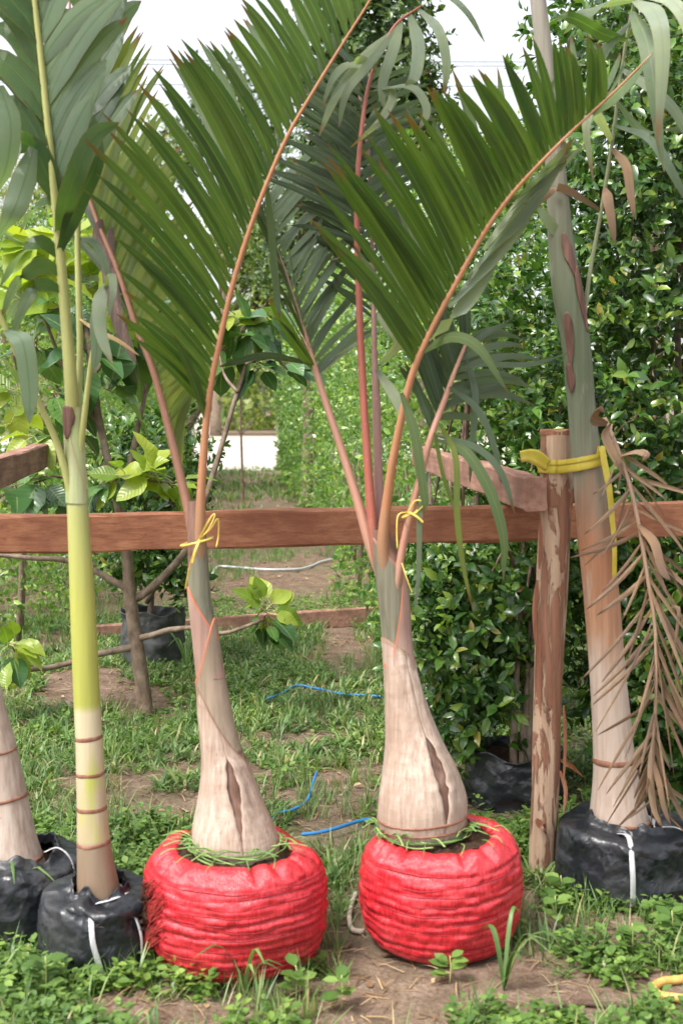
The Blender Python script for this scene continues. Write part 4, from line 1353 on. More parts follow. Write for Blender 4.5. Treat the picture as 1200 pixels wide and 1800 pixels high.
f.row(keysL, 42, 0.0270, M['frond_a'], bow=0.10, jit=0.011, fold=0.32)
f.row([(a, b_, c + 45, d - 20, e + 0.45) for a, b_, c, d, e in keysL[7:]], 16, 0.028, M['frond_a'], bow=0.10, jit=0.03, fold=0.2, side_flip=-1)
f.free([(470, 330, 3.18), (478, 420, 3.25), (487, 520, 3.3), (492, 560, 3.3)], 0.018, M['frond_dark'])

# back frond
f = Frond(palm2, [(350, 1070, 3.31, 14), (345, 990, 3.315, 26), (338, 930, 3.33, 25), (325, 870, 3.35, 21), (302, 775, 3.38, 18), (272, 660, 3.42, 15), (240, 575, 3.46, 13), (205, 470, 3.50, 11), (168, 380, 3.54, 10), (140, 290, 3.58, 9), (125, 200, 3.6, 8), (120, 90, 3.62, 6), (125, -30, 3.64, 5)], M['pet_brown'])
f.row([(318, 840, 320, 720, 3.55), (302, 775, 345, 660, 3.6), (285, 700, 380, 620, 3.6), (262, 630, 395, 520, 3.6), (240, 575, 360, 400, 3.6), (215, 500, 320, 290, 3.62), (190, 430, 300, 190, 3.65), (165, 370, 280, 110, 3.7), (145, 300, 250, 60, 3.7), (128, 220, 215, -20, 3.7), (120, 90, 190, -140, 3.7)],
      52, 0.027, M['frond_light'], bow=0.12, jit=0.015)
f.row([(240, 575, 150, 420, 3.65), (205, 470, 120, 300, 3.7), (168, 380, 80, 190, 3.75), (140, 290, 60, 90, 3.8), (125, 180, 60, 0, 3.8)], 16, 0.028, M['frond_dark'], bow=0.1, jit=0.03)
for pts, w in (([(196, 400, 3.52), (190, 470, 3.5), (200, 540, 3.48), (215, 610, 3.47)], 0.035), ([(200, 470, 3.5), (205, 540, 3.48), (222, 600, 3.46), (240, 640, 3.45)], 0.028), ([(178, 385, 3.52), (172, 420, 3.52), (186, 470, 3.5)], 0.03)):
    f.free(pts, w, M['dry_sheath_dark'], side=(1, 0, 0.1))

# ------------------------------------------------------------------ bottle palm, right
D3 = 3.40
ax3 = Axis([(742, 1478, 112), (742, 1462, 138), (742, 1438, 152), (742, 1400, 150), (738, 1355, 130), (728, 1305, 100), (715, 1245, 74), (704, 1180, 56), (697, 1120, 51), (692, 1060, 54), (684, 1000, 51), (675, 960, 42), (668, 930, 34)], D3)
b3 = ax3.at(1462.0)
palm3 = thing('bottle_palm', (b3[0], b3[1], 0), 'bottle-stemmed palm with five orange-stalked fronds in the intact red root sack near the post', 'palm', 'bottle palms in red root sacks')
ax3.stem('stem', M['bottle_core'], palm3)
ax3.sheath(1470, 1118, 1162, math.radians(205), 0.003, M['bottle'], palm3, gaps=[(math.radians(-62), 1285, 1435, 0.17)], sharp=1.0, wr=0.005)['label'] = 'pale dry split sheath round the swollen stem'
ax3.sheath(1200, 940, 1010, math.radians(190), 0.001, M['sheath_grey'], palm3, sharp=1.0)
ax3.sheath(1195, 985, 1165, math.radians(-10), 0.0025, M['sheath_pink'], palm3, sharp=2.2)
ax3.ring(1432, 5, 0.0052, M['scar'], palm3, tilt=-6)
ax3.ring(1448, 4, 0.0050, M['scar'], palm3, tilt=-5)
root_sack(palm3, 773, D3, 0.218, 0.285, 10, b3, 0.06)

# main front frond
f = Frond(palm3, [(690, 1080, 3.41, 16), (677, 1005, 3.385, 26), (673, 950, 3.37, 27), (680, 880, 3.35, 22), (692, 800, 3.32, 19), (722, 665, 3.27, 16), (758, 580, 3.24, 14), (800, 500, 3.20, 12.5), (850, 410, 3.16, 11), (900, 340, 3.12, 9.5), (955, 280, 3.09, 8), (1010, 225, 3.06, 6.5), (1080, 160, 3.03, 5), (1145, 95, 3.0, 3.5)], M['pet_orange'])
keysR = [(735, 635, 585, 420, 3.10), (742, 615, 530, 385, 3.08), (755, 588, 548, 300, 3.08), (768, 560, 588, 255, 3.06), (785, 530, 605, 290, 3.05), (800, 500, 645, 228, 3.04), (815, 470, 664, 190, 3.03), (830, 445, 685, 178, 3.02), (848, 415, 722, 195, 3.02), (868, 385, 750, 145, 3.02),
         (890, 352, 780, 155, 3.02), (915, 322, 815, 145, 3.02), (940, 297, 850, 130, 3.02), (965, 270, 905, 80, 3.02), (990, 247, 960, 60, 3.02), (1020, 217, 1005, 90, 3.0), (1060, 180, 1050, 70, 3.0)]
f.row(keysR, 38, 0.0270, M['frond_a'], bow=0.06, jit=0.010, fold=0.32)
f.row([(a, b_, c + 60, d + 10, e + 0.42) for a, b_, c, d, e in keysR], 20, 0.026, M['frond_a'], bow=0.06, jit=0.03, side_flip=-1)
f.free([(1040, 200, 3.05), (1080, 165, 3.02), (1115, 130, 3.0), (1148, 90, 2.98)], 0.055, M['frond_a'], side=(0.6, 0, 0.8))
# pale folded leaflets lying along the underside of the midrib
for q, (x0, y0, x1, y1, x2, y2) in enumerate([(755, 600, 830, 520, 900, 395), (790, 540, 880, 440, 960, 330), (820, 490, 910, 390, 1000, 265), (850, 440, 930, 340, 1010, 240), (880, 390, 960, 310, 1030, 250), (905, 350, 985, 290, 1000, 260)]):
    f.free([(x0, y0, 3.2), (x1, y1, 3.22 + 0.01 * q), (x2, y2, 3.26)], 0.038, M['frond_silver'], side=(0.7, 0.1, 0.7))
f.free([(740, 620, 3.25), (790, 592, 3.2), (840, 610, 3.15), (892, 690, 3.12)], 0.028, M['frond_a'], side=(0.3, 0.2, 0.9))
f.free([(705, 690, 3.24), (728, 760, 3.2), (742, 850, 3.18), (748, 905, 3.17)], 0.024, M['frond_a'])

# left stalk with dark leaves
f = Frond(palm3, [(686, 1080, 3.41, 14), (666, 1005, 3.415, 24), (648, 950, 3.43, 25), (628, 880, 3.45, 21), (600, 790, 3.48, 18), (570, 700, 3.52, 16), (545, 620, 3.56, 13), (520, 540, 3.60, 11), (490, 450, 3.65, 9), (455, 370, 3.7, 8), (430, 290, 3.75, 7)], M['pet_pink'])
f.row([(552, 645, 475, 530, 3.45), (535, 590, 480, 430, 3.5), (520, 540, 440, 380, 3.55), (490, 450, 420, 280, 3.6), (455, 370, 400, 190, 3.65)], 22, 0.020, M['frond_dark'], bow=0.08, jit=0.03)
f.row([(556, 655, 640, 560, 3.7), (540, 605, 620, 470, 3.75), (520, 540, 620, 400, 3.75), (490, 450, 610, 330, 3.8), (455, 370, 590, 250, 3.85)], 28, 0.017, M['frond_dark'], bow=0.08, jit=0.03)
f.free([(553, 650, 3.55), (525, 610, 3.5), (495, 560, 3.45), (472, 525, 3.4)], 0.03, M['frond_a'])
f.free([(558, 660, 3.54), (600, 625, 3.6), (650, 590, 3.7), (710, 560, 3.8)], 0.02, M['frond_silver'])
f.free([(548, 640, 3.54), (470, 625, 3.5), (420, 635, 3.45), (385, 645, 3.4)], 0.018, M['frond_dark'], side=(0, 0.2, 1))

# two upright stalks
f = Frond(palm3, [(687, 1080, 3.41, 14), (666, 1000, 3.405, 22), (655, 930, 3.40, 23), (645, 800, 3.41, 19), (636, 650, 3.42, 17), (630, 500, 3.43, 15), (627, 380, 3.44, 13), (632, 260, 3.46, 11), (650, 140, 3.5, 8), (690, 50, 3.55, 6), (740, 10, 3.6, 4)], M['pet_red'])
f.row([(628, 420, 500, 390, 3.6), (627, 380, 480, 300, 3.65), (632, 260, 510, 180, 3.7), (650, 140, 560, 60, 3.7)], 26, 0.017, M['frond_dark'], bow=0.08, jit=0.03)
f.row([(628, 420, 730, 360, 3.65), (632, 260, 750, 210, 3.7), (650, 140, 760, 100, 3.7)], 20, 0.017, M['frond_dark'], bow=0.08, jit=0.03)
for pts, w in (([(690, 55, 3.55), (640, 100, 3.5), (590, 170, 3.45), (560, 240, 3.42)], 0.026), ([(700, 45, 3.55), (650, 110, 3.48), (610, 160, 3.44), (595, 225, 3.42)], 0.024), ([(705, 40, 3.55), (690, 90, 3.5), (672, 150, 3.48), (675, 195, 3.47)], 0.03),
               ([(720, 25, 3.58), (735, 75, 3.5), (730, 130, 3.46), (712, 150, 3.45)], 0.036), ([(735, 15, 3.6), (770, 50, 3.52), (785, 110, 3.5), (780, 165, 3.5)], 0.03), ([(660, 120, 3.5), (630, 105, 3.48), (590, 130, 3.45), (565, 190, 3.43)], 0.022),
               ([(648, 150, 3.5), (690, 160, 3.48), (670, 210, 3.45), (615, 260, 3.44)], 0.022), ([(648, 160, 3.5), (720, 150, 3.45), (750, 190, 3.42), (735, 230, 3.4)], 0.026), ([(740, 10, 3.6), (780, -10, 3.55), (820, 20, 3.5), (852, 75, 3.5)], 0.022)):
    f.free(pts, w, M['frond_silver'], side=(0.8, 0.3, 0.4), n=14)
f.free([(622, 450, 3.43), (600, 452, 3.40), (580, 458, 3.38)], 0.008, M['straw'])
f = Frond(palm3, [(690, 1080, 3.41, 14), (671, 1000, 3.425, 22), (667, 930, 3.44, 24), (664, 820, 3.46, 21), (661, 700, 3.48, 19), (658, 620, 3.5, 13), (655, 480, 3.55, 10), (650, 330, 3.62, 9), (643, 230, 3.68, 8), (620, 110, 3.75, 6)], M['pet_mauve'])
f.row([(657, 560, 560, 500, 3.75), (655, 480, 530, 400, 3.75), (650, 330, 540, 260, 3.8), (643, 230, 550, 150, 3.85)], 28, 0.015, M['frond_dark'], bow=0.06, jit=0.025)
f.row([(657, 560, 740, 480, 3.75), (655, 480, 750, 380, 3.75), (650, 330, 720, 250, 3.8), (643, 230, 700, 130, 3.85)], 26, 0.015, M['frond_dark'], bow=0.06, jit=0.025)
f.free([(662, 650, 3.46), (690, 690, 3.4), (705, 720, 3.38), (712, 740, 3.36)], 0.03, M['frond_silver'])
f.free([(668, 640, 3.46), (700, 600, 3.4), (672, 560, 3.4), (668, 545, 3.42)], 0.03, M['frond_silver'])

# lower right stalk with curled drooping leaflets
f = Frond(palm3, [(692, 1110, 3.40, 10), (696, 1040, 3.375, 18), (706, 970, 3.37, 18), (722, 900, 3.36, 17), (740, 830, 3.36, 16), (758, 765, 3.37, 15), (780, 705, 3.40, 13), (800, 650, 3.44, 10), (822, 595, 3.5, 7)], M['pet_pink'])
f.row([(762, 755, 690, 640, 3.5), (780, 705, 720, 570, 3.55), (800, 650, 750, 520, 3.6), (820, 600, 800, 500, 3.65)], 13, 0.022, M['frond_dark'], bow=0.06, jit=0.03)
f.row([(770, 735, 880, 700, 3.5), (780, 705, 930, 650, 3.55), (800, 650, 920, 600, 3.6), (820, 600, 900, 540, 3.65)], 13, 0.020, M['frond_dark'], bow=0.04, jit=0.03, droop=0.2)
for pts, w, mt in (([(766, 772, 3.36), (815, 790, 3.3), (860, 860, 3.26), (885, 945, 3.25), (884, 1020, 3.25)], 0.030, 'frond_a'),
                   ([(765, 765, 3.36), (835, 785, 3.32), (880, 830, 3.3), (905, 905, 3.3)], 0.020, 'frond_dark'),
                   ([(772, 745, 3.36), (800, 800, 3.28), (803, 900, 3.25), (812, 985, 3.24), (830, 1070, 3.24)], 0.016, 'frond_light'),
                   ([(752, 830, 3.35), (738, 900, 3.3), (736, 1000, 3.28), (728, 1085, 3.27)], 0.014, 'frond_silver'),
                   ([(764, 760, 3.36), (780, 840, 3.3), (812, 930, 3.27)], 0.010, 'frond_light'),
                   ([(790, 680, 3.4), (840, 720, 3.36), (870, 790, 3.34), (880, 850, 3.34)], 0.018, 'frond_dark'),
                   ([(800, 650, 3.44), (850, 640, 3.4), (930, 640, 3.4), (1000, 620, 3.42)], 0.018, 'frond_dark'),
                   ([(815, 620, 3.48), (835, 690, 3.42), (830, 780, 3.4), (825, 850, 3.4)], 0.018, 'frond_dark')):
    f.free(pts, w, M[mt], side=(0.9, 0.2, 0.3), n=16)

# ------------------------------------------------------------------ yellow-green palm in a black bag (left)
def bag_tie(o, pts, rad=0.005):
    tube('tie', pts, rad, M['white_tie'], o, n=len(pts) * 6, seg=8, flat=0.18)


D1 = 3.28
ax1 = Axis([(178, 1600, 82), (174, 1565, 76), (167, 1500, 62), (163, 1440, 54), (160, 1380, 50), (157, 1300, 47), (153, 1230, 46), (148, 1120, 45), (143, 1010, 42), (138, 920, 38), (134, 830, 36), (131, 760, 34), (130, 715, 30)], D1, n=200)
b1 = ax1.at(1595.0)
palm1 = thing('ringed_palm', (b1[0], b1[1], 0), 'slender palm with a yellow-green stem and brown rings in a black bag', 'palm', 'palms in black bags')
ax1.stem('stem', M['cane'], palm1, seg=32, wob=0.012)
for py, hpx, tl in ((1480, 8, -3), (1419, 9, -1), (1359, 8, -1), (1296, 9, -2)):
    ax1.ring(py, hpx, 0.0004, M['scar'], palm1, tl)
ax1.sheath(885, 690, 862, math.radians(165), 0.002, M['sheath_cane'], palm1, name='leaf_sheath', sharp=0.8)
ax1.patch(math.radians(240), 708, 770, 0.75, 0.004, M['rust_sheath'], palm1)
bg = pot_bag(palm1, (b1[0] - 0.005, b1[1] + 0.005, 0), 0.150, 0.165, M['bag'], soil_z=0.13, wr=0.055, seg=140, gather=0.45)
q = b1
for k_, (dz, rr) in enumerate(((0.150, 0.066), (0.158, 0.069), (0.143, 0.074))):
    th = np.linspace(0, 2 * math.pi, 26)
    bag_tie(bg, np.stack([q[0] + rr * np.cos(th), q[1] + rr * np.sin(th), dz + 0.012 * np.sin(th + k_ * 2)], -1), 0.008)
fx = q[0]; fy = q[1]
bag_tie(bg, [(fx - 0.005, fy - 0.070, 0.155), (fx + 0.000, fy - 0.125, 0.155), (fx + 0.010, fy - 0.156, 0.10), (fx + 0.025, fy - 0.150, 0.04), (fx + 0.03, fy - 0.140, 0.01)], 0.007)
bag_tie(bg, [(fx + 0.05, fy - 0.045, 0.155), (fx + 0.085, fy - 0.075, 0.16), (fx + 0.118, fy - 0.10, 0.10), (fx + 0.122, fy - 0.10, 0.03)], 0.004)

f = Frond(palm1, [(132, 850, 3.285, 16), (131, 790, 3.282, 24), (128, 735, 3.275, 28), (124, 660, 3.26, 28), (116, 560, 3.25, 24), (106, 440, 3.23, 21), (93, 300, 3.2, 18), (78, 150, 3.17, 15), (62, 0, 3.14, 13), (48, -150, 3.1, 10)], M['pet_green'])
f.row([(100, 370, 230, 215, 3.15), (96, 330, 180, 150, 3.12), (90, 270, 185, 120, 3.1), (85, 220, 230, 20, 3.05), (80, 170, 205, 5, 3.05), (74, 110, 180, -30, 3.05), (66, 40, 160, -110, 3.05), (55, -80, 140, -220, 3.05)], 13, 0.062, M['frond_broad'], bow=0.2, jit=0.02, fold=0.3, wj=0.12)
f.row([(98, 350, 30, 210, 3.2), (92, 290, -10, 100, 3.2), (85, 220, -20, 60, 3.2), (76, 130, -30, -20, 3.2), (62, 0, -40, -120, 3.2), (50, -120, -40, -220, 3.15)], 11, 0.058, M['frond_broad'], bow=0.25, jit=0.02, fold=0.3, droop=0.25)
f.free([(103, 410, 3.22), (125, 330, 3.1), (165, 240, 3.06), (210, 215, 3.05)], 0.05, M['frond_broad'])
f.free([(106, 440, 3.22), (140, 350, 3.15), (170, 280, 3.1), (165, 200, 3.1)], 0.045, M['frond_broad'])
f = Frond(palm1, [(133, 800, 3.29, 10), (138, 715, 3.295, 14), (141, 620, 3.31, 14), (139, 520, 3.32, 14), (137, 420, 3.33, 13), (141, 300, 3.34, 12), (152, 180, 3.36, 11), (170, 60, 3.38, 9), (185, -60, 3.4, 8)], M['pet_green'])
f.row([(140, 320, 215, 170, 3.4), (152, 180, 225, 60, 3.4), (170, 60, 240, -60, 3.4)], 8, 0.055, M['frond_broad'], bow=0.2, jit=0.02)
f.row([(140, 320, 60, 230, 3.45), (152, 180, 70, 70, 3.45), (170, 60, 90, -50, 3.45)], 8, 0.055, M['frond_broad'], bow=0.2, jit=0.03)
for pts, w in (([(108, 455, 3.24), (70, 425, 3.2), (30, 460, 3.17), (0, 505, 3.15)], 0.035), ([(108, 480, 3.24), (70, 468, 3.2), (30, 500, 3.16), (3, 560, 3.15)], 0.040), ([(112, 512, 3.24), (70, 500, 3.2), (40, 545, 3.17), (20, 600, 3.16)], 0.032),
               ([(60, 260, 3.1), (40, 330, 3.08), (20, 380, 3.06), (-10, 430, 3.05)], 0.06), ([(62, 260, 3.15), (30, 250, 3.1), (5, 290, 3.06), (-20, 350, 3.05)], 0.055), ([(0, 150, 3.0), (20, 220, 3.0), (10, 300, 3.0), (-20, 360, 3.0)], 0.055),
               ([(140, 420, 3.33), (165, 425, 3.28), (185, 465, 3.25), (195, 500, 3.24)], 0.02), ([(130, 365, 3.3), (95, 350, 3.22), (60, 370, 3.2), (35, 410, 3.19)], 0.028)):
    f.free(pts, w, M['frond_broad'], side=(0.5, 0.4, 0.7), n=14)
# left stalk leaving the picture
f = Frond(palm1, [(136, 935, 3.285, 10), (128, 885, 3.275, 18), (116, 830, 3.26, 17), (95, 765, 3.24, 14), (60, 690, 3.2, 13), (25, 610, 3.16, 12), (-20, 510, 3.12, 11), (-70, 400, 3.1, 9)], M['pet_green'])
f.row([(0, 555, -60, 430, 3.1), (-70, 400, -120, 250, 3.1)], 5, 0.05, M['frond_broad'])
f.free([(10, 580, 3.14), (40, 600, 3.1), (52, 680, 3.1), (52, 745, 3.1)], 0.05, M['frond_broad'], side=(0.9, 0.2, 0.2))
# right stalk with silvery drooping leaves
f = Frond(palm1, [(136, 850, 3.28, 8), (143, 780, 3.268, 14), (150, 720, 3.25, 13), (160, 640, 3.23, 11), (172, 570, 3.2, 10), (186, 500, 3.17, 8)], M['pet_green'])
f.free([(186, 500, 3.17), (176, 540, 3.14), (180, 590, 3.12), (198, 640, 3.1)], 0.038, M['frond_silver'], side=(0.7, 0.6, 0.1))
f.free([(184, 510, 3.17), (196, 480, 3.15), (200, 510, 3.12), (190, 560, 3.1)], 0.022, M['frond_silver'], side=(0.7, 0.6, 0.1))
f.free([(180, 520, 3.18), (170, 560, 3.15), (170, 620, 3.14), (165, 655, 3.14)], 0.03, M['frond_broad'], side=(0.9, 0.2, 0.1))
f.free([(140, 560, 3.3), (170, 580, 3.26), (210, 600, 3.25), (245, 625, 3.25)], 0.010, M['straw'])

# ------------------------------------------------------------------ grey-stemmed palm at the left edge
D0 = 3.48
ax0 = Axis([(22, 1560, 128), (20, 1525, 122), (13, 1470, 102), (4, 1400, 88), (-12, 1310, 80), (-32, 1220, 72), (-62, 1050, 62), (-95, 850, 56), (-125, 600, 46), (-140, 300, 34)], D0)
b0 = ax0.at(1545.0)
palm0 = thing('stout_palm', (b0[0], b0[1], 0), 'stout grey ringed palm stem at the left edge, in a black bag', 'palm', 'palms in black bags')
ax0.stem('stem', M['grey_trunk'], palm0, seg=32)
ax0.ring(1400, 6, 0.0015, M['scar'], palm0, -4); ax0.ring(1512, 7, 0.0015, M['scar'], palm0, -8); ax0.ring(1318, 5, 0.0012, M['scar'], palm0, -3)
bg = pot_bag(palm0, (b0[0] + 0.01, b0[1], 0), 0.185, 0.19, M['bag'], soil_z=0.15, wr=0.06, seg=140, gather=0.60)
bag_tie(bg, [(b0[0] + 0.10, b0[1] - 0.05, 0.215), (b0[0] + 0.14, b0[1] - 0.05, 0.225), (b0[0] + 0.18, b0[1] - 0.06, 0.18), (b0[0] + 0.185, b0[1] - 0.06, 0.05)], 0.005)

# ------------------------------------------------------------------ leaning palm on the right
D4 = 3.74
ax4 = Axis([(1092, 1505, 112), (1090, 1475, 112), (1087, 1430, 100), (1082, 1370, 80), (1077, 1310, 70), (1071, 1230, 65), (1063, 1140, 63), (1056, 1050, 63), (1048, 970, 62), (1038, 880, 58), (1029, 800, 52), (1021, 710, 49), (1012, 610, 51), (996, 510, 53), (986, 430, 46), (979, 340, 38), (970, 230, 33), (958, 110, 30), (945, 0, 28), (930, -140, 26)], D4, n=220)
b4 = ax4.at(1490.0)
palm4 = thing('leaning_palm', (b4[0], b4[1], 0), 'tall leaning palm with a grey-green and rust stem tied to the peeled post', 'palm', 'palms in black bags')
ax4.stem('stem', M['leaning_trunk'], palm4, seg=30, wob=0.03)
ax4.ring(1335, 11, 0.0018, M['scar'], palm4, -1); ax4.ring(1440, 7, 0.0018, M['scar'], palm4, 2)
ax4.patch(math.radians(285), 412, 490, 0.34, 0.0015, M['rust_sheath'], palm4, skew=0.5)
ax4.patch(math.radians(312), 470, 585, 0.28, 0.0015, M['rust_sheath'], palm4, skew=0.2)
ax4.patch(math.radians(238), 550, 650, 0.3, 0.0015, M['rust_sheath'], palm4, skew=-0.3)
ax4.patch(math.radians(225), 640, 690, 0.3, 0.002, M['rust_sheath'], palm4)
bg = pot_bag(palm4, (b4[0] + 0.012, b4[1], 0), 0.20, 0.20, M['bag'], soil_z=0.16, wr=0.055, seg=140, gather=0.53)
q = b4
bag_tie(bg, [(q[0] - 0.03, q[1] - 0.10, 0.195), (q[0] - 0.015, q[1] - 0.17, 0.205), (q[0] - 0.015, q[1] - 0.212, 0.13), (q[0] - 0.012, q[1] - 0.205, 0.05), (q[0] - 0.01, q[1] - 0.19, 0.01)], 0.008)
th = np.linspace(0, 2 * math.pi, 26)
bag_tie(bg, np.stack([q[0] + 0.102 * np.cos(th), q[1] + 0.102 * np.sin(th), 0.185 + 0.012 * np.sin(th * 2)], -1), 0.009)
bag_tie(bg, [(q[0] + 0.09, q[1] - 0.06, 0.2), (q[0] + 0.14, q[1] - 0.10, 0.21), (q[0] + 0.185, q[1] - 0.10, 0.17), (q[0] + 0.20, q[1] - 0.09, 0.10)], 0.004)
# low frond beside the stem, arching over with pale leaflets
f = Frond(palm4, [(1012, 700, 3.74, 10), (1022, 600, 3.76, 9), (1036, 480, 3.78, 9), (1056, 370, 3.78, 8), (1075, 250, 3.76, 8), (1092, 120, 3.74, 7), (1115, 0, 3.70, 6), (1160, -120, 3.65, 5)], M['pet_grey'])
for pts, w, mt in (([(1115, 0, 3.6), (1150, 20, 3.4), (1165, 90, 3.35), (1155, 260, 3.35)], 0.055, 'frond_silver'), ([(1110, 20, 3.6), (1135, 70, 3.45), (1150, 160, 3.4), (1165, 300, 3.4)], 0.05, 'frond_silver'),
                   ([(1100, 70, 3.7), (1060, 60, 3.6), (1000, 30, 3.5), (950, 45, 3.5)], 0.035, 'frond_a'), ([(1115, 0, 3.7), (1060, 5, 3.6), (1020, 30, 3.55), (990, 60, 3.55)], 0.04, 'frond_silver'),
                   ([(1092, 120, 3.74), (1140, 150, 3.6), (1190, 200, 3.5), (1230, 290, 3.5)], 0.04, 'frond_silver'), ([(1085, 180, 3.74), (1130, 230, 3.7), (1180, 225, 3.6), (1240, 240, 3.6)], 0.03, 'frond_a'),
                   ([(1080, 220, 3.75), (1140, 240, 3.65), (1180, 300, 3.6), (1215, 370, 3.6)], 0.035, 'frond_dark'), ([(1075, 250, 3.76), (1045, 200, 3.65), (1030, 220, 3.6), (1042, 320, 3.6)], 0.03, 'frond_silver'),
                   ([(1085, 160, 3.74), (1040, 175, 3.7), (1000, 215, 3.65), (985, 260, 3.65)], 0.016, 'frond_dead'), ([(1062, 330, 3.77), (1068, 350, 3.7), (1075, 390, 3.68), (1080, 430, 3.68)], 0.03, 'frond_dead'),
                   ([(1075, 260, 3.76), (1100, 290, 3.7), (1108, 340, 3.68), (1115, 385, 3.68)], 0.03, 'frond_dead'), ([(1056, 370, 3.78), (985, 330, 3.7), (960, 345, 3.68), (905, 395, 3.66)], 0.022, 'frond_dead'),
                   ([(1115, -10, 3.7), (1180, 0, 3.5), (1215, 60, 3.45), (1220, 150, 3.45)], 0.05, 'frond_silver'), ([(1105, 40, 3.7), (1060, 90, 3.6), (1045, 140, 3.56), (1030, 190, 3.55)], 0.03, 'frond_silver'),
                   ([(1095, 100, 3.74), (1040, 100, 3.7), (985, 130, 3.7), (950, 190, 3.7)], 0.022, 'frond_dark')):
    f.free(pts, w, M[mt], side=(0.8, 0.3, 0.4), n=14)
f.free([(985, 420, 3.72), (960, 385, 3.70), (945, 362, 3.70)], 0.03, M['frond_silver'])

# ------------------------------------------------------------------ peeled post
post = thing('peeled_post', G(952, 1548), 'peeled round timber post with shreds of bark, tied to the leaning palm', 'post')
DP = 3.84
axp = Axis([(951, 1560, 46), (952, 1500, 46), (957, 1400, 48), (961, 1250, 50), (966, 1100, 53), (971, 1000, 55), (975, 900, 56), (977, 800, 58), (978, 756, 58)], DP, n=120)
axp.stem('shaft', M['post'], post, seg=30, wob=0.05, lump=2.0)
qt = axp.at(757.0)
th = np.linspace(0, 2 * math.pi, 24, endpoint=False)
V = [(qt[0], qt[1], qt[2] + 0.006)] + [(qt[0] + qt[3] * 1.03 * math.cos(a), qt[1] + qt[3] * 1.03 * math.sin(a), qt[2] + 0.004 * math.sin(a * 5)) for a in th] + [(qt[0] + qt[3] * 1.03 * math.cos(a), qt[1] + qt[3] * 1.03 * math.sin(a), qt[2] - 0.012) for a in th]
F = [(0, i + 1, (i + 1) % 24 + 1) for i in range(24)] + [(i + 1, i + 25, (i + 1) % 24 + 25, (i + 1) % 24 + 1) for i in range(24)]
put('cut_end', py_mesh('cut_end', V, F), M['bark_strip'], post)
for pts, w in (([(990, 1240), (993, 1300), (990, 1380)], 0.010), ([(984, 1355), (994, 1390), (990, 1430)], 0.012), ([(944, 1020), (940, 1080), (943, 1150)], 0.016), ([(950, 1110), (946, 1190), (950, 1260)], 0.014), ([(998, 860), (1006, 870), (1000, 910)], 0.010), ([(947, 1000), (950, 950), (948, 900)], 0.012), ([(942, 1440), (952, 1452), (960, 1448)], 0.02)):
    put_leaflet(post, [P(a, b_, DP - 0.055) for a, b_ in pts], w, (1, 0.2, 0), M['bark_strip'], 0.3, n=8).name = 'bark_strip'
put_leaflet(post, [P(985, 1335, 4.0), P(1005, 1345, 3.98), P(1028, 1368, 3.97)], 0.03, (0.6, 0, -0.7), M['orange_bark'], 0.3, n=8).name = 'bark_strip'

# ------------------------------------------------------------------ ties
def ribbon(name, pts, width, mat, label, parent=None, side=(0, 0, 1), fold=0.12, cat='ribbon'):
    path = catmull([np.asarray(p, float) for p in pts], max(24, len(pts) * 6))
    n = len(path)
    T = unit(np.gradient(path, axis=0))
    S = np.broadcast_to(np.asarray(side, float), path.shape)
    S = unit(S - T * np.sum(S * T, axis=1, keepdims=True)); Nn = np.cross(S, T)
    w = width * 0.5 * (1 + 0.15 * np.sin(np.linspace(0, 5, n)))
    cols = [-1, -0.4, 0.2, 0.7, 1]
    zz = [0, 0.5, -0.3, 0.4, 0]
    V = np.stack([path + S * (w * c)[:, None] + Nn * (w * fold * 3 * z_)[:, None] for c, z_ in zip(cols, zz)], 1).reshape(-1, 3)
    i = np.arange(n - 1)[:, None] * 5; j = np.arange(4)[None, :]
    F = np.stack([i + j, i + j + 1, i + j + 6, i + j + 5], -1).reshape(-1, 4)
    o = put(name, np_mesh(name, V, F), mat, parent)
    md = o.modifiers.new('thickness', 'SOLIDIFY'); md.thickness = 0.0012
    if label: tag(o, label, cat)
    return o


tie = thing('ribbon_tie', P(990, 825, 3.75), 'wide yellow plastic ribbon binding the leaning palm to the post', 'ribbon')
qp = axp.at(820.0); q4 = ax4.at(815.0)
loop = []
for a in np.linspace(math.radians(120), math.radians(275), 9):
    loop.append([qp[0] + (qp[3] + 0.006) * math.cos(a), qp[1] + (qp[3] + 0.006) * math.sin(a), qp[2] - 0.004])
for a in np.linspace(math.radians(222), math.radians(420), 11):
    loop.append([q4[0] + (q4[3] + 0.006) * math.cos(a), q4[1] + (q4[3] + 0.006) * math.sin(a), q4[2] + 0.010 * (a - 4.6)])
ribbon('loop', loop, 0.026, M['yellow'], None, tie)
loop2 = [np.array(p) + [0, -0.003, 0.018] for p in loop[2:-2]]
ribbon('loop', loop2, 0.014, M['yellow'], None, tie)
ribbon('tail', [P(962, 818, 3.78), P(945, 806, 3.76), P(930, 801, 3.75), P(914, 803, 3.75)], 0.040, M['yellow'], None, tie, fold=0.15)
ribbon('tail', [P(1052, 800, 3.70), P(1056, 785, 3.69), P(1062, 815, 3.685), P(1070, 860, 3.68), P(1075, 910, 3.69), P(1079, 960, 3.69), P(1079, 1018, 3.69)], 0.017, M['yellow'], None, tie, side=(1, 0.2, 0), fold=0.2)


def string_bow(name, c, r, rows, label):
    t_ = thing(name, c[:3], label, 'string')
    th = np.linspace(0, 2 * math.pi, 24)
    tube('loop', np.stack([c[0] + r * np.cos(th), c[1] + r * np.sin(th), c[2] + 0.01 * np.cos(th)], -1), 0.003, M['ystring'], t_, n=40, seg=6)
    for pts, w in rows:
        tube('tail', [P(*p) for p in pts], w, M['ystring'], t_, n=26, seg=6, flat=0.5)


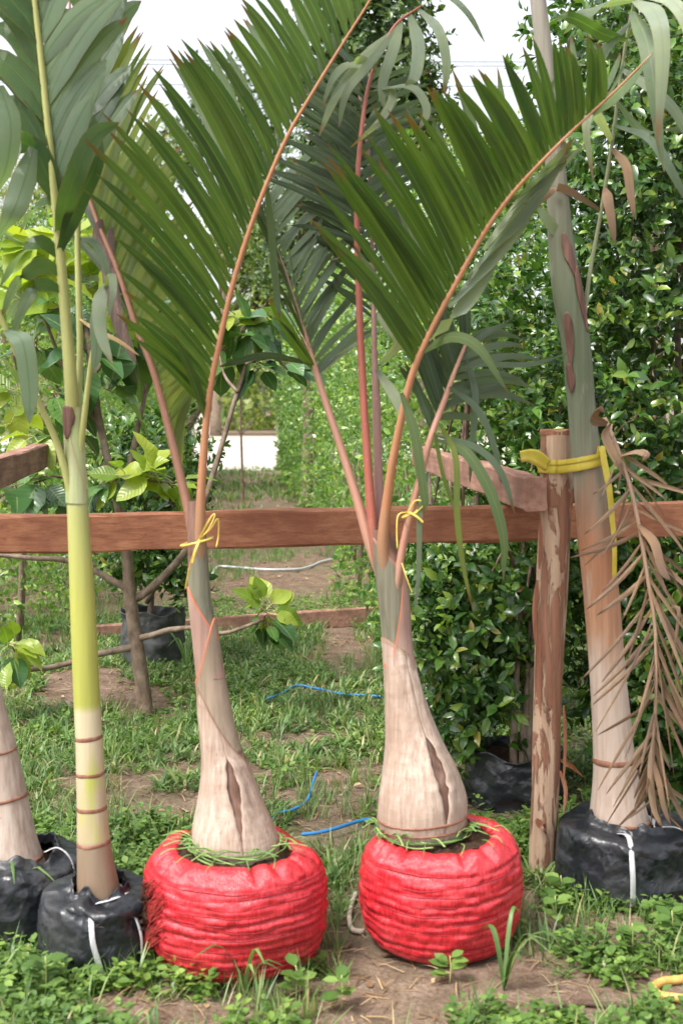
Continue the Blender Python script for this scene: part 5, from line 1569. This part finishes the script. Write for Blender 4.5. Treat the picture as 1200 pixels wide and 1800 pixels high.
c = ax2.at(952.0)
string_bow('string_tie', c, c[3] + 0.016, [([(350, 948, 3.24), (362, 925, 3.22), (372, 908, 3.22), (378, 905, 3.22), (368, 928, 3.22), (352, 948, 3.23)], 0.0032), ([(350, 948, 3.23), (370, 930, 3.21), (383, 912, 3.21), (384, 940, 3.22), (380, 962, 3.22)], 0.0024),
                                      ([(350, 948, 3.23), (340, 975, 3.22), (332, 1005, 3.24), (326, 1035, 3.25)], 0.0036), ([(352, 948, 3.23), (345, 965, 3.215), (338, 990, 3.22)], 0.003)],
           'thin yellow string bow round the stalks of the torn-sack bottle palm')
c = P(722, 903, 3.34)
string_bow('string_tie', c, 0.022, [([(716, 900, 3.31), (730, 880, 3.30), (745, 885, 3.3), (728, 905, 3.30)], 0.003), ([(718, 900, 3.31), (732, 908, 3.29), (743, 918, 3.29)], 0.005), ([(716, 900, 3.31), (700, 905, 3.30), (697, 930, 3.3), (698, 965, 3.3)], 0.003),
                                      ([(706, 990, 3.32), (714, 1015, 3.31), (724, 1042, 3.31)], 0.0035)],
           'thin yellow string bow on the lower stalk of the right-hand bottle palm')

# ------------------------------------------------------------------ dead frond on the right
dead = thing('dead_frond', P(1150, 1480, 3.62), 'dry brown dead palm frond hanging down beside the leaning palm', 'palm frond')
rows = [(1062, 735, 3.66, 9), (1085, 790, 3.62, 9), (1108, 860, 3.58, 9), (1125, 940, 3.56, 9), (1138, 1020, 3.54, 9), (1150, 1100, 3.53, 8), (1152, 1180, 3.52, 8), (1150, 1270, 3.52, 7), (1142, 1340, 3.53, 6), (1148, 1410, 3.54, 5)]
f = Frond(dead, rows, M['frond_dead'], name='midrib')
f.row([(1085, 790, 1058, 860, 3.5), (1108, 860, 1040, 950, 3.48), (1125, 940, 1035, 1030, 3.47), (1138, 1020, 1045, 1120, 3.46), (1150, 1100, 1060, 1230, 3.45), (1152, 1180, 1080, 1310, 3.45), (1150, 1270, 1090, 1370, 3.45), (1148, 1400, 1115, 1440, 3.47)], 34, 0.010, M['frond_dead'], bow=0.16, jit=0.05, fold=0.8, wj=0.5, droop=0.12)
f.row([(1085, 790, 1160, 860, 3.5), (1108, 860, 1210, 960, 3.5), (1125, 940, 1230, 1060, 3.5), (1138, 1020, 1240, 1150, 3.5), (1150, 1100, 1230, 1260, 3.5), (1152, 1180, 1215, 1330, 3.5), (1148, 1400, 1165, 1480, 3.5)], 40, 0.009, M['frond_dead'], bow=0.16, jit=0.065, fold=0.8, wj=0.5, droop=0.2)
for pts, w in (([(1066, 745, 3.64), (1040, 735, 3.6), (1052, 715, 3.58), (1062, 725, 3.58)], 0.03), ([(1075, 770, 3.62), (1095, 745, 3.58), (1115, 735, 3.56), (1112, 720, 3.56)], 0.008), ([(1090, 800, 3.6), (1120, 790, 3.56), (1138, 800, 3.55), (1125, 815, 3.55)], 0.03), ([(1100, 840, 3.6), (1070, 790, 3.58), (1060, 760, 3.58), (1075, 740, 3.57)], 0.03),
               ([(1120, 920, 3.56), (1150, 950, 3.5), (1165, 1000, 3.48), (1178, 1020, 3.48)], 0.03), ([(1150, 1080, 3.53), (1190, 1065, 3.5), (1190, 1110, 3.49), (1180, 1165, 3.49)], 0.012), ([(1150, 1290, 3.52), (1145, 1360, 3.5), (1150, 1420, 3.49), (1163, 1455, 3.48)], 0.022), ([(1146, 1330, 3.52), (1160, 1380, 3.48), (1168, 1420, 3.47), (1178, 1450, 3.47)], 0.018)):
    f.free(pts, w, M['frond_dead'], side=(0.8, 0.4, 0.3), fold=0.5)

# ================================================================== SMALL THINGS ON THE GROUND
def on_ground(pts, lift):
    out = []
    for a, b_ in pts:
        g_ = G(a, b_); g_[2] = ground_z(g_[0], g_[1]) + lift
        out.append(g_)
    return out


tag(tube('garden_hose', on_ground([(355, 1018), (372, 1012), (384, 1000), (420, 1002), (470, 1006), (520, 1004), (545, 998), (565, 990), (590, 984)], 0.02), 0.011, M['hose'], n=60, seg=8), 'pale grey hose lying across the lane beyond the rail', 'hose')
tag(tube('blue_rope', on_ground([(470, 1238), (497, 1228), (522, 1217), (560, 1222), (600, 1232), (640, 1237), (672, 1238)], 0.03), 0.006, M['blue'], n=40, seg=7), 'blue tape on the grass between the two bottle palm stems', 'rope')
tag(tube('blue_rope', on_ground([(556, 1375), (552, 1392), (540, 1425), (515, 1440), (490, 1448), (470, 1462)], 0.035), 0.005, M['blue'], n=40, seg=7), 'blue rope curving in the grass above the torn red sack', 'rope')
tag(tube('blue_rope', on_ground([(530, 1482), (560, 1480), (592, 1474), (626, 1462), (650, 1458)], 0.03), 0.006, M['blue'], n=40, seg=7), 'short blue rope in the gap between the two red sacks', 'rope')
tag(tube('frayed_rope', on_ground([(626, 1572), (618, 1590), (614, 1612), (620, 1632), (640, 1636)], 0.012), 0.007, M['rope'], n=24, seg=7, rough=0.3), 'short pale frayed rope on the earth between the red sacks', 'rope')
tag(tube('yellow_hose', on_ground([(1260, 1712), (1200, 1723), (1165, 1729), (1148, 1743), (1162, 1757), (1200, 1764), (1260, 1775)], 0.012), 0.011, M['ohose'], n=40, seg=8), 'bend of orange-yellow hose lying at the bottom right corner', 'hose')
tag(tube('dead_stick', on_ground([(935, 1778), (985, 1772), (1030, 1766), (1070, 1768), (1108, 1770)], 0.008), [0.005, 0.009, 0.008, 0.009, 0.004], M['deadwood'], n=30, seg=7, rough=0.5), 'dark rotten stick on the bare earth near the yellow hose', 'stick')
tag(tube('dead_stick', on_ground([(580, 1195), (600, 1160), (625, 1120)][:0] or [(290, 1195), (298, 1172), (318, 1150), (327, 1146)], 0.03), [0.008, 0.01, 0.008, 0.006], M['straw'], n=20, seg=6, rough=0.4), 'pale dry stick leaning on the grass by the grey shrub bag', 'stick')

# ------------------------------------------------------------------ ground cover
KEEPOUT = [(*G(1180, 1743)[:2], 0.10), (*G(1040, 1768)[:2], 0.07), (*G(990, 1770)[:2], 0.06), (b2[0], D2, 0.20), (b3[0] + 0.04, D3, 0.18), (b1[0], b1[1], 0.12), (b0[0], b0[1], 0.15), (b4[0], b4[1], 0.17)]
BARE = []
for (x, y, rx, ry) in ((830, 1725, 150, 42), (1040, 1765, 120, 34), (290, 1780, 90, 20), (640, 1640, 45, 70), (150, 1205, 70, 34), (600, 1140, 50, 40), (575, 1475, 60, 30), (560, 1010, 120, 22), (60, 1060, 70, 30), (700, 1780, 60, 30), (260, 1240, 60, 30)):
    c = G(x, y); l = G(x - rx, y); u_ = G(x, y - ry); d_ = G(x, y + ry)
    BARE.append((c[0], (u_[1] + d_[1]) / 2, abs(c[0] - l[0]), abs(u_[1] - d_[1]) / 2))


def cover_points(n, y0, y1, thresh, scale, seed, xpad=1.2, bare_w=1.0):
    u = RNG.random(n)
    y = np.sqrt(y0 ** 2 + u * (y1 ** 2 - y0 ** 2))
    x = (RNG.random(n) * 2 - 1) * 600 / FOC * y * xpad
    f_ = 0.6 * vnoise(x * scale + seed, y * scale + seed * 2) + 0.4 * vnoise(x * scale * 3.1 + seed, y * scale * 3.1)
    for bx_, by_, rx, ry in BARE:
        rr = ((x - bx_) / rx) ** 2 + ((y - by_) / ry) ** 2
        f_ = f_ - bare_w * 0.55 * np.exp(-rr * 0.9)
    ok = f_ > thresh
    for kx, ky, kr in KEEPOUT:
        ok &= (x - kx) ** 2 + (y - ky) ** 2 > kr ** 2
    x, y = x[ok], y[ok]
    return np.stack([x, y, ground_z(x, y)], -1)


def tufts(name, pts, per, kind, size, mat, label, lean=(0.35, 1.25), sj=(0.5, 1.3)):
    m = len(pts) * per
    p = np.repeat(pts, per, 0) + np.concatenate([RNG.normal(size=(m, 2)) * size * 0.12, np.zeros((m, 1))], 1)
    a = RNG.random(m) * 2 * math.pi
    el = RNG.uniform(*lean, m)
    d = np.stack([np.cos(a) * np.cos(el), np.sin(a) * np.cos(el), np.sin(el)], -1)
    nr = np.stack([-np.cos(a) * 0.3, -np.sin(a) * 0.3, np.ones(m)], -1) + 0.2 * rand_dirs(m)
    s = size * RNG.uniform(*sj, m) * np.repeat(RNG.uniform(0.6, 1.3, len(pts)), per)
    V, F = leaves_geo(kind, p, d, nr, s)
    o = put(name, np_mesh(name, V, F), mat)
    return tag(o, label, 'grass', kind='stuff')


tufts('broad_grass', np.vstack([cover_points(9500, 3.7, 8.6, 0.36, 1.3, 4.0), cover_points(700, 2.6, 3.9, 0.52, 1.6, 9.0)]), 9, 'blade', 0.066, M['grass'], 'broad-bladed carpet grass behind and around the red sacks', (0.0, 0.85))
tufts('fine_grass', np.vstack([cover_points(3400, 2.6, 6, 0.42, 1.9, 14.0), cover_points(15000, 6.5, 17, 0.38, 0.9, 21.0)]), 8, 'fine', 0.08, M['grass'], 'thin wispy grass blades scattered over the earth', (0.5, 1.4))
far_g = cover_points(9000, 13, 30, 0.44, 0.6, 31.0)
tufts('lane_grass', far_g, 6, 'blade', 0.12, M['grass'], 'patchy short grass far along the lane', (0.3, 1.2))


def weed_cover(name, pts, size, label, hmax):
    loc, d, nr, sz = [], [], [], []
    for p in pts:
        n = RNG.integers(4, 10)
        h = hmax * RNG.random() ** 1.3
        a = RNG.random(n) * 6.283
        z = h * np.linspace(0.35, 1.0, n)
        rr = size * 0.35 * RNG.random(n)
        l = p + np.stack([np.cos(a) * rr, np.sin(a) * rr, z], -1)
        el = RNG.uniform(-0.25, 0.6, n)
        loc.append(l); d.append(np.stack([np.cos(a) * np.cos(el), np.sin(a) * np.cos(el), np.sin(el)], -1))
        nr.append(np.array([0, 0, 1.0]) + 0.35 * rand_dirs(n)); sz.append(size * RNG.uniform(0.45, 1.2, n))
    V, F = leaves_geo('weed', np.vstack(loc), np.vstack(d), np.vstack(nr), np.concatenate(sz))
    o = put(name, np_mesh(name, V, F), M['weed'])
    return tag(o, label, 'weeds', kind='stuff')


weed_cover('ground_weeds', np.vstack([cover_points(8500, 2.6, 4.3, 0.37, 1.7, 3.0), cover_points(10000, 4.0, 9.5, 0.42, 1.2, 17.0)]), 0.028, 'low leafy weeds growing through the grass at the front', 0.07)
pts = cover_points(30000, 2.6, 12, 0.0, 1.0, 5.0, bare_w=0.0)
m = len(pts)
a = RNG.random(m) * 6.283
V, F = leaves_geo('fine', pts + [0, 0, 0.004], np.stack([np.cos(a), np.sin(a), RNG.normal(size=m) * 0.10], -1), np.array([0, 0, 1.0]) + 0.3 * rand_dirs(m), RNG.uniform(0.02, 0.10, m) * 1.0)
tag(put('straw_litter', np_mesh('straw_litter', V, F), M['straw']), 'dry straw and stalk litter strewn over the earth', 'litter', kind='stuff')
pts = cover_points(17000, 2.6, 28, 0.0, 1.0, 6.0, bare_w=0.0)
m = len(pts)
a = RNG.random(m) * 6.283
V, F = leaves_geo('hedge', pts + [0, 0, 0.006], np.stack([np.cos(a), np.sin(a), RNG.normal(size=m) * 0.2], -1), np.array([0, 0, 1.0]) + 0.5 * rand_dirs(m), RNG.uniform(0.010, 0.042, m))
tag(put('leaf_litter', np_mesh('leaf_litter', V, F), M['straw']), 'small fallen brown leaves strewn over the earth', 'litter', kind='stuff')


# a few larger weeds that stand out one by one at the front
def weed_plant(px, py, h, n, kind, label, cat='weed'):
    g_ = G(px, py); g_[2] = ground_z(g_[0], g_[1])
    t_ = thing('weed_plant' if kind == 'weed' else 'grass_tuft', g_, label, cat)
    for q in range(n):
        a_ = random.uniform(0, 6.283)
        if kind == 'weed':
            zz = h * (0.3 + 0.7 * q / n)
            d_ = np.array([math.cos(a_), math.sin(a_), random.uniform(0.0, 0.5)])
            x, y, z = leaf_frames(unit(d_)[None], np.array([[0, -0.2, 1.0]]))
            put('leaf', leaf_object_mesh('weed', M['weed']), None, t_, leaf_matrix(g_ + [math.cos(a_) * .004, math.sin(a_) * .004, zz], x[0], y[0], z[0], random.uniform(0.035, 0.055)))
        else:
            L = h * random.uniform(0.6, 1.1); o_ = np.array([math.cos(a_), math.sin(a_) * 0.6, 0])
            put_leaflet(t_, [g_, g_ + o_ * L * 0.2 + [0, 0, L * 0.55], g_ + o_ * L * 0.5 + [0, 0, L * 0.85], g_ + o_ * L * 0.9 + [0, 0, L * 0.7]], 0.010, (-o_[1], o_[0], 0), M['grass'], 0.3, n=8).name = 'blade'
    if kind == 'weed':
        tube('stem', [g_, g_ + [0.002, 0, h * 0.6], g_ + [0, 0, h]], 0.0016, M['pet_green'], t_, n=5, seg=5)
    return t_


weed_plant(790, 1725, 0.07, 9, 'weed', 'small round-leaved weed against the foot of the intact red sack')
weed_plant(975, 1640, 0.10, 14, 'weed', 'leafy weed at the foot of the peeled post')
weed_plant(985, 1600, 0.10, 12, 'weed', 'leafy weed between the post and the leaning palm\'s bag')
weed_plant(1110, 1680, 0.09, 12, 'weed', 'leafy weed in front of the leaning palm\'s black bag')
weed_plant(1180, 1660, 0.09, 12, 'weed', 'leafy weed by the right edge, in front of the black bag')
weed_plant(80, 1760, 0.10, 14, 'weed', 'leafy weed in the bottom left corner')
weed_plant(600, 1770, 0.08, 12, 'weed', 'leafy weed at the bottom between the two red sacks')
weed_plant(520, 1750, 0.08, 12, 'weed', 'leafy weed right below the torn red sack')
weed_plant(430, 1745, 0.15, 7, 'grass', 'long arching grass blades against the front of the torn red sack', 'grass tuft')
weed_plant(885, 1735, 0.20, 8, 'grass', 'tall grass tuft in front of the intact red sack', 'grass tuft')
weed_plant(330, 1185, 0.30, 8, 'grass', 'tall grass tuft by the grey shrub bag', 'grass tuft')
weed_plant(15, 1640, 0.30, 9, 'grass', 'tall grass tuft by the black bag at the left edge', 'grass tuft')
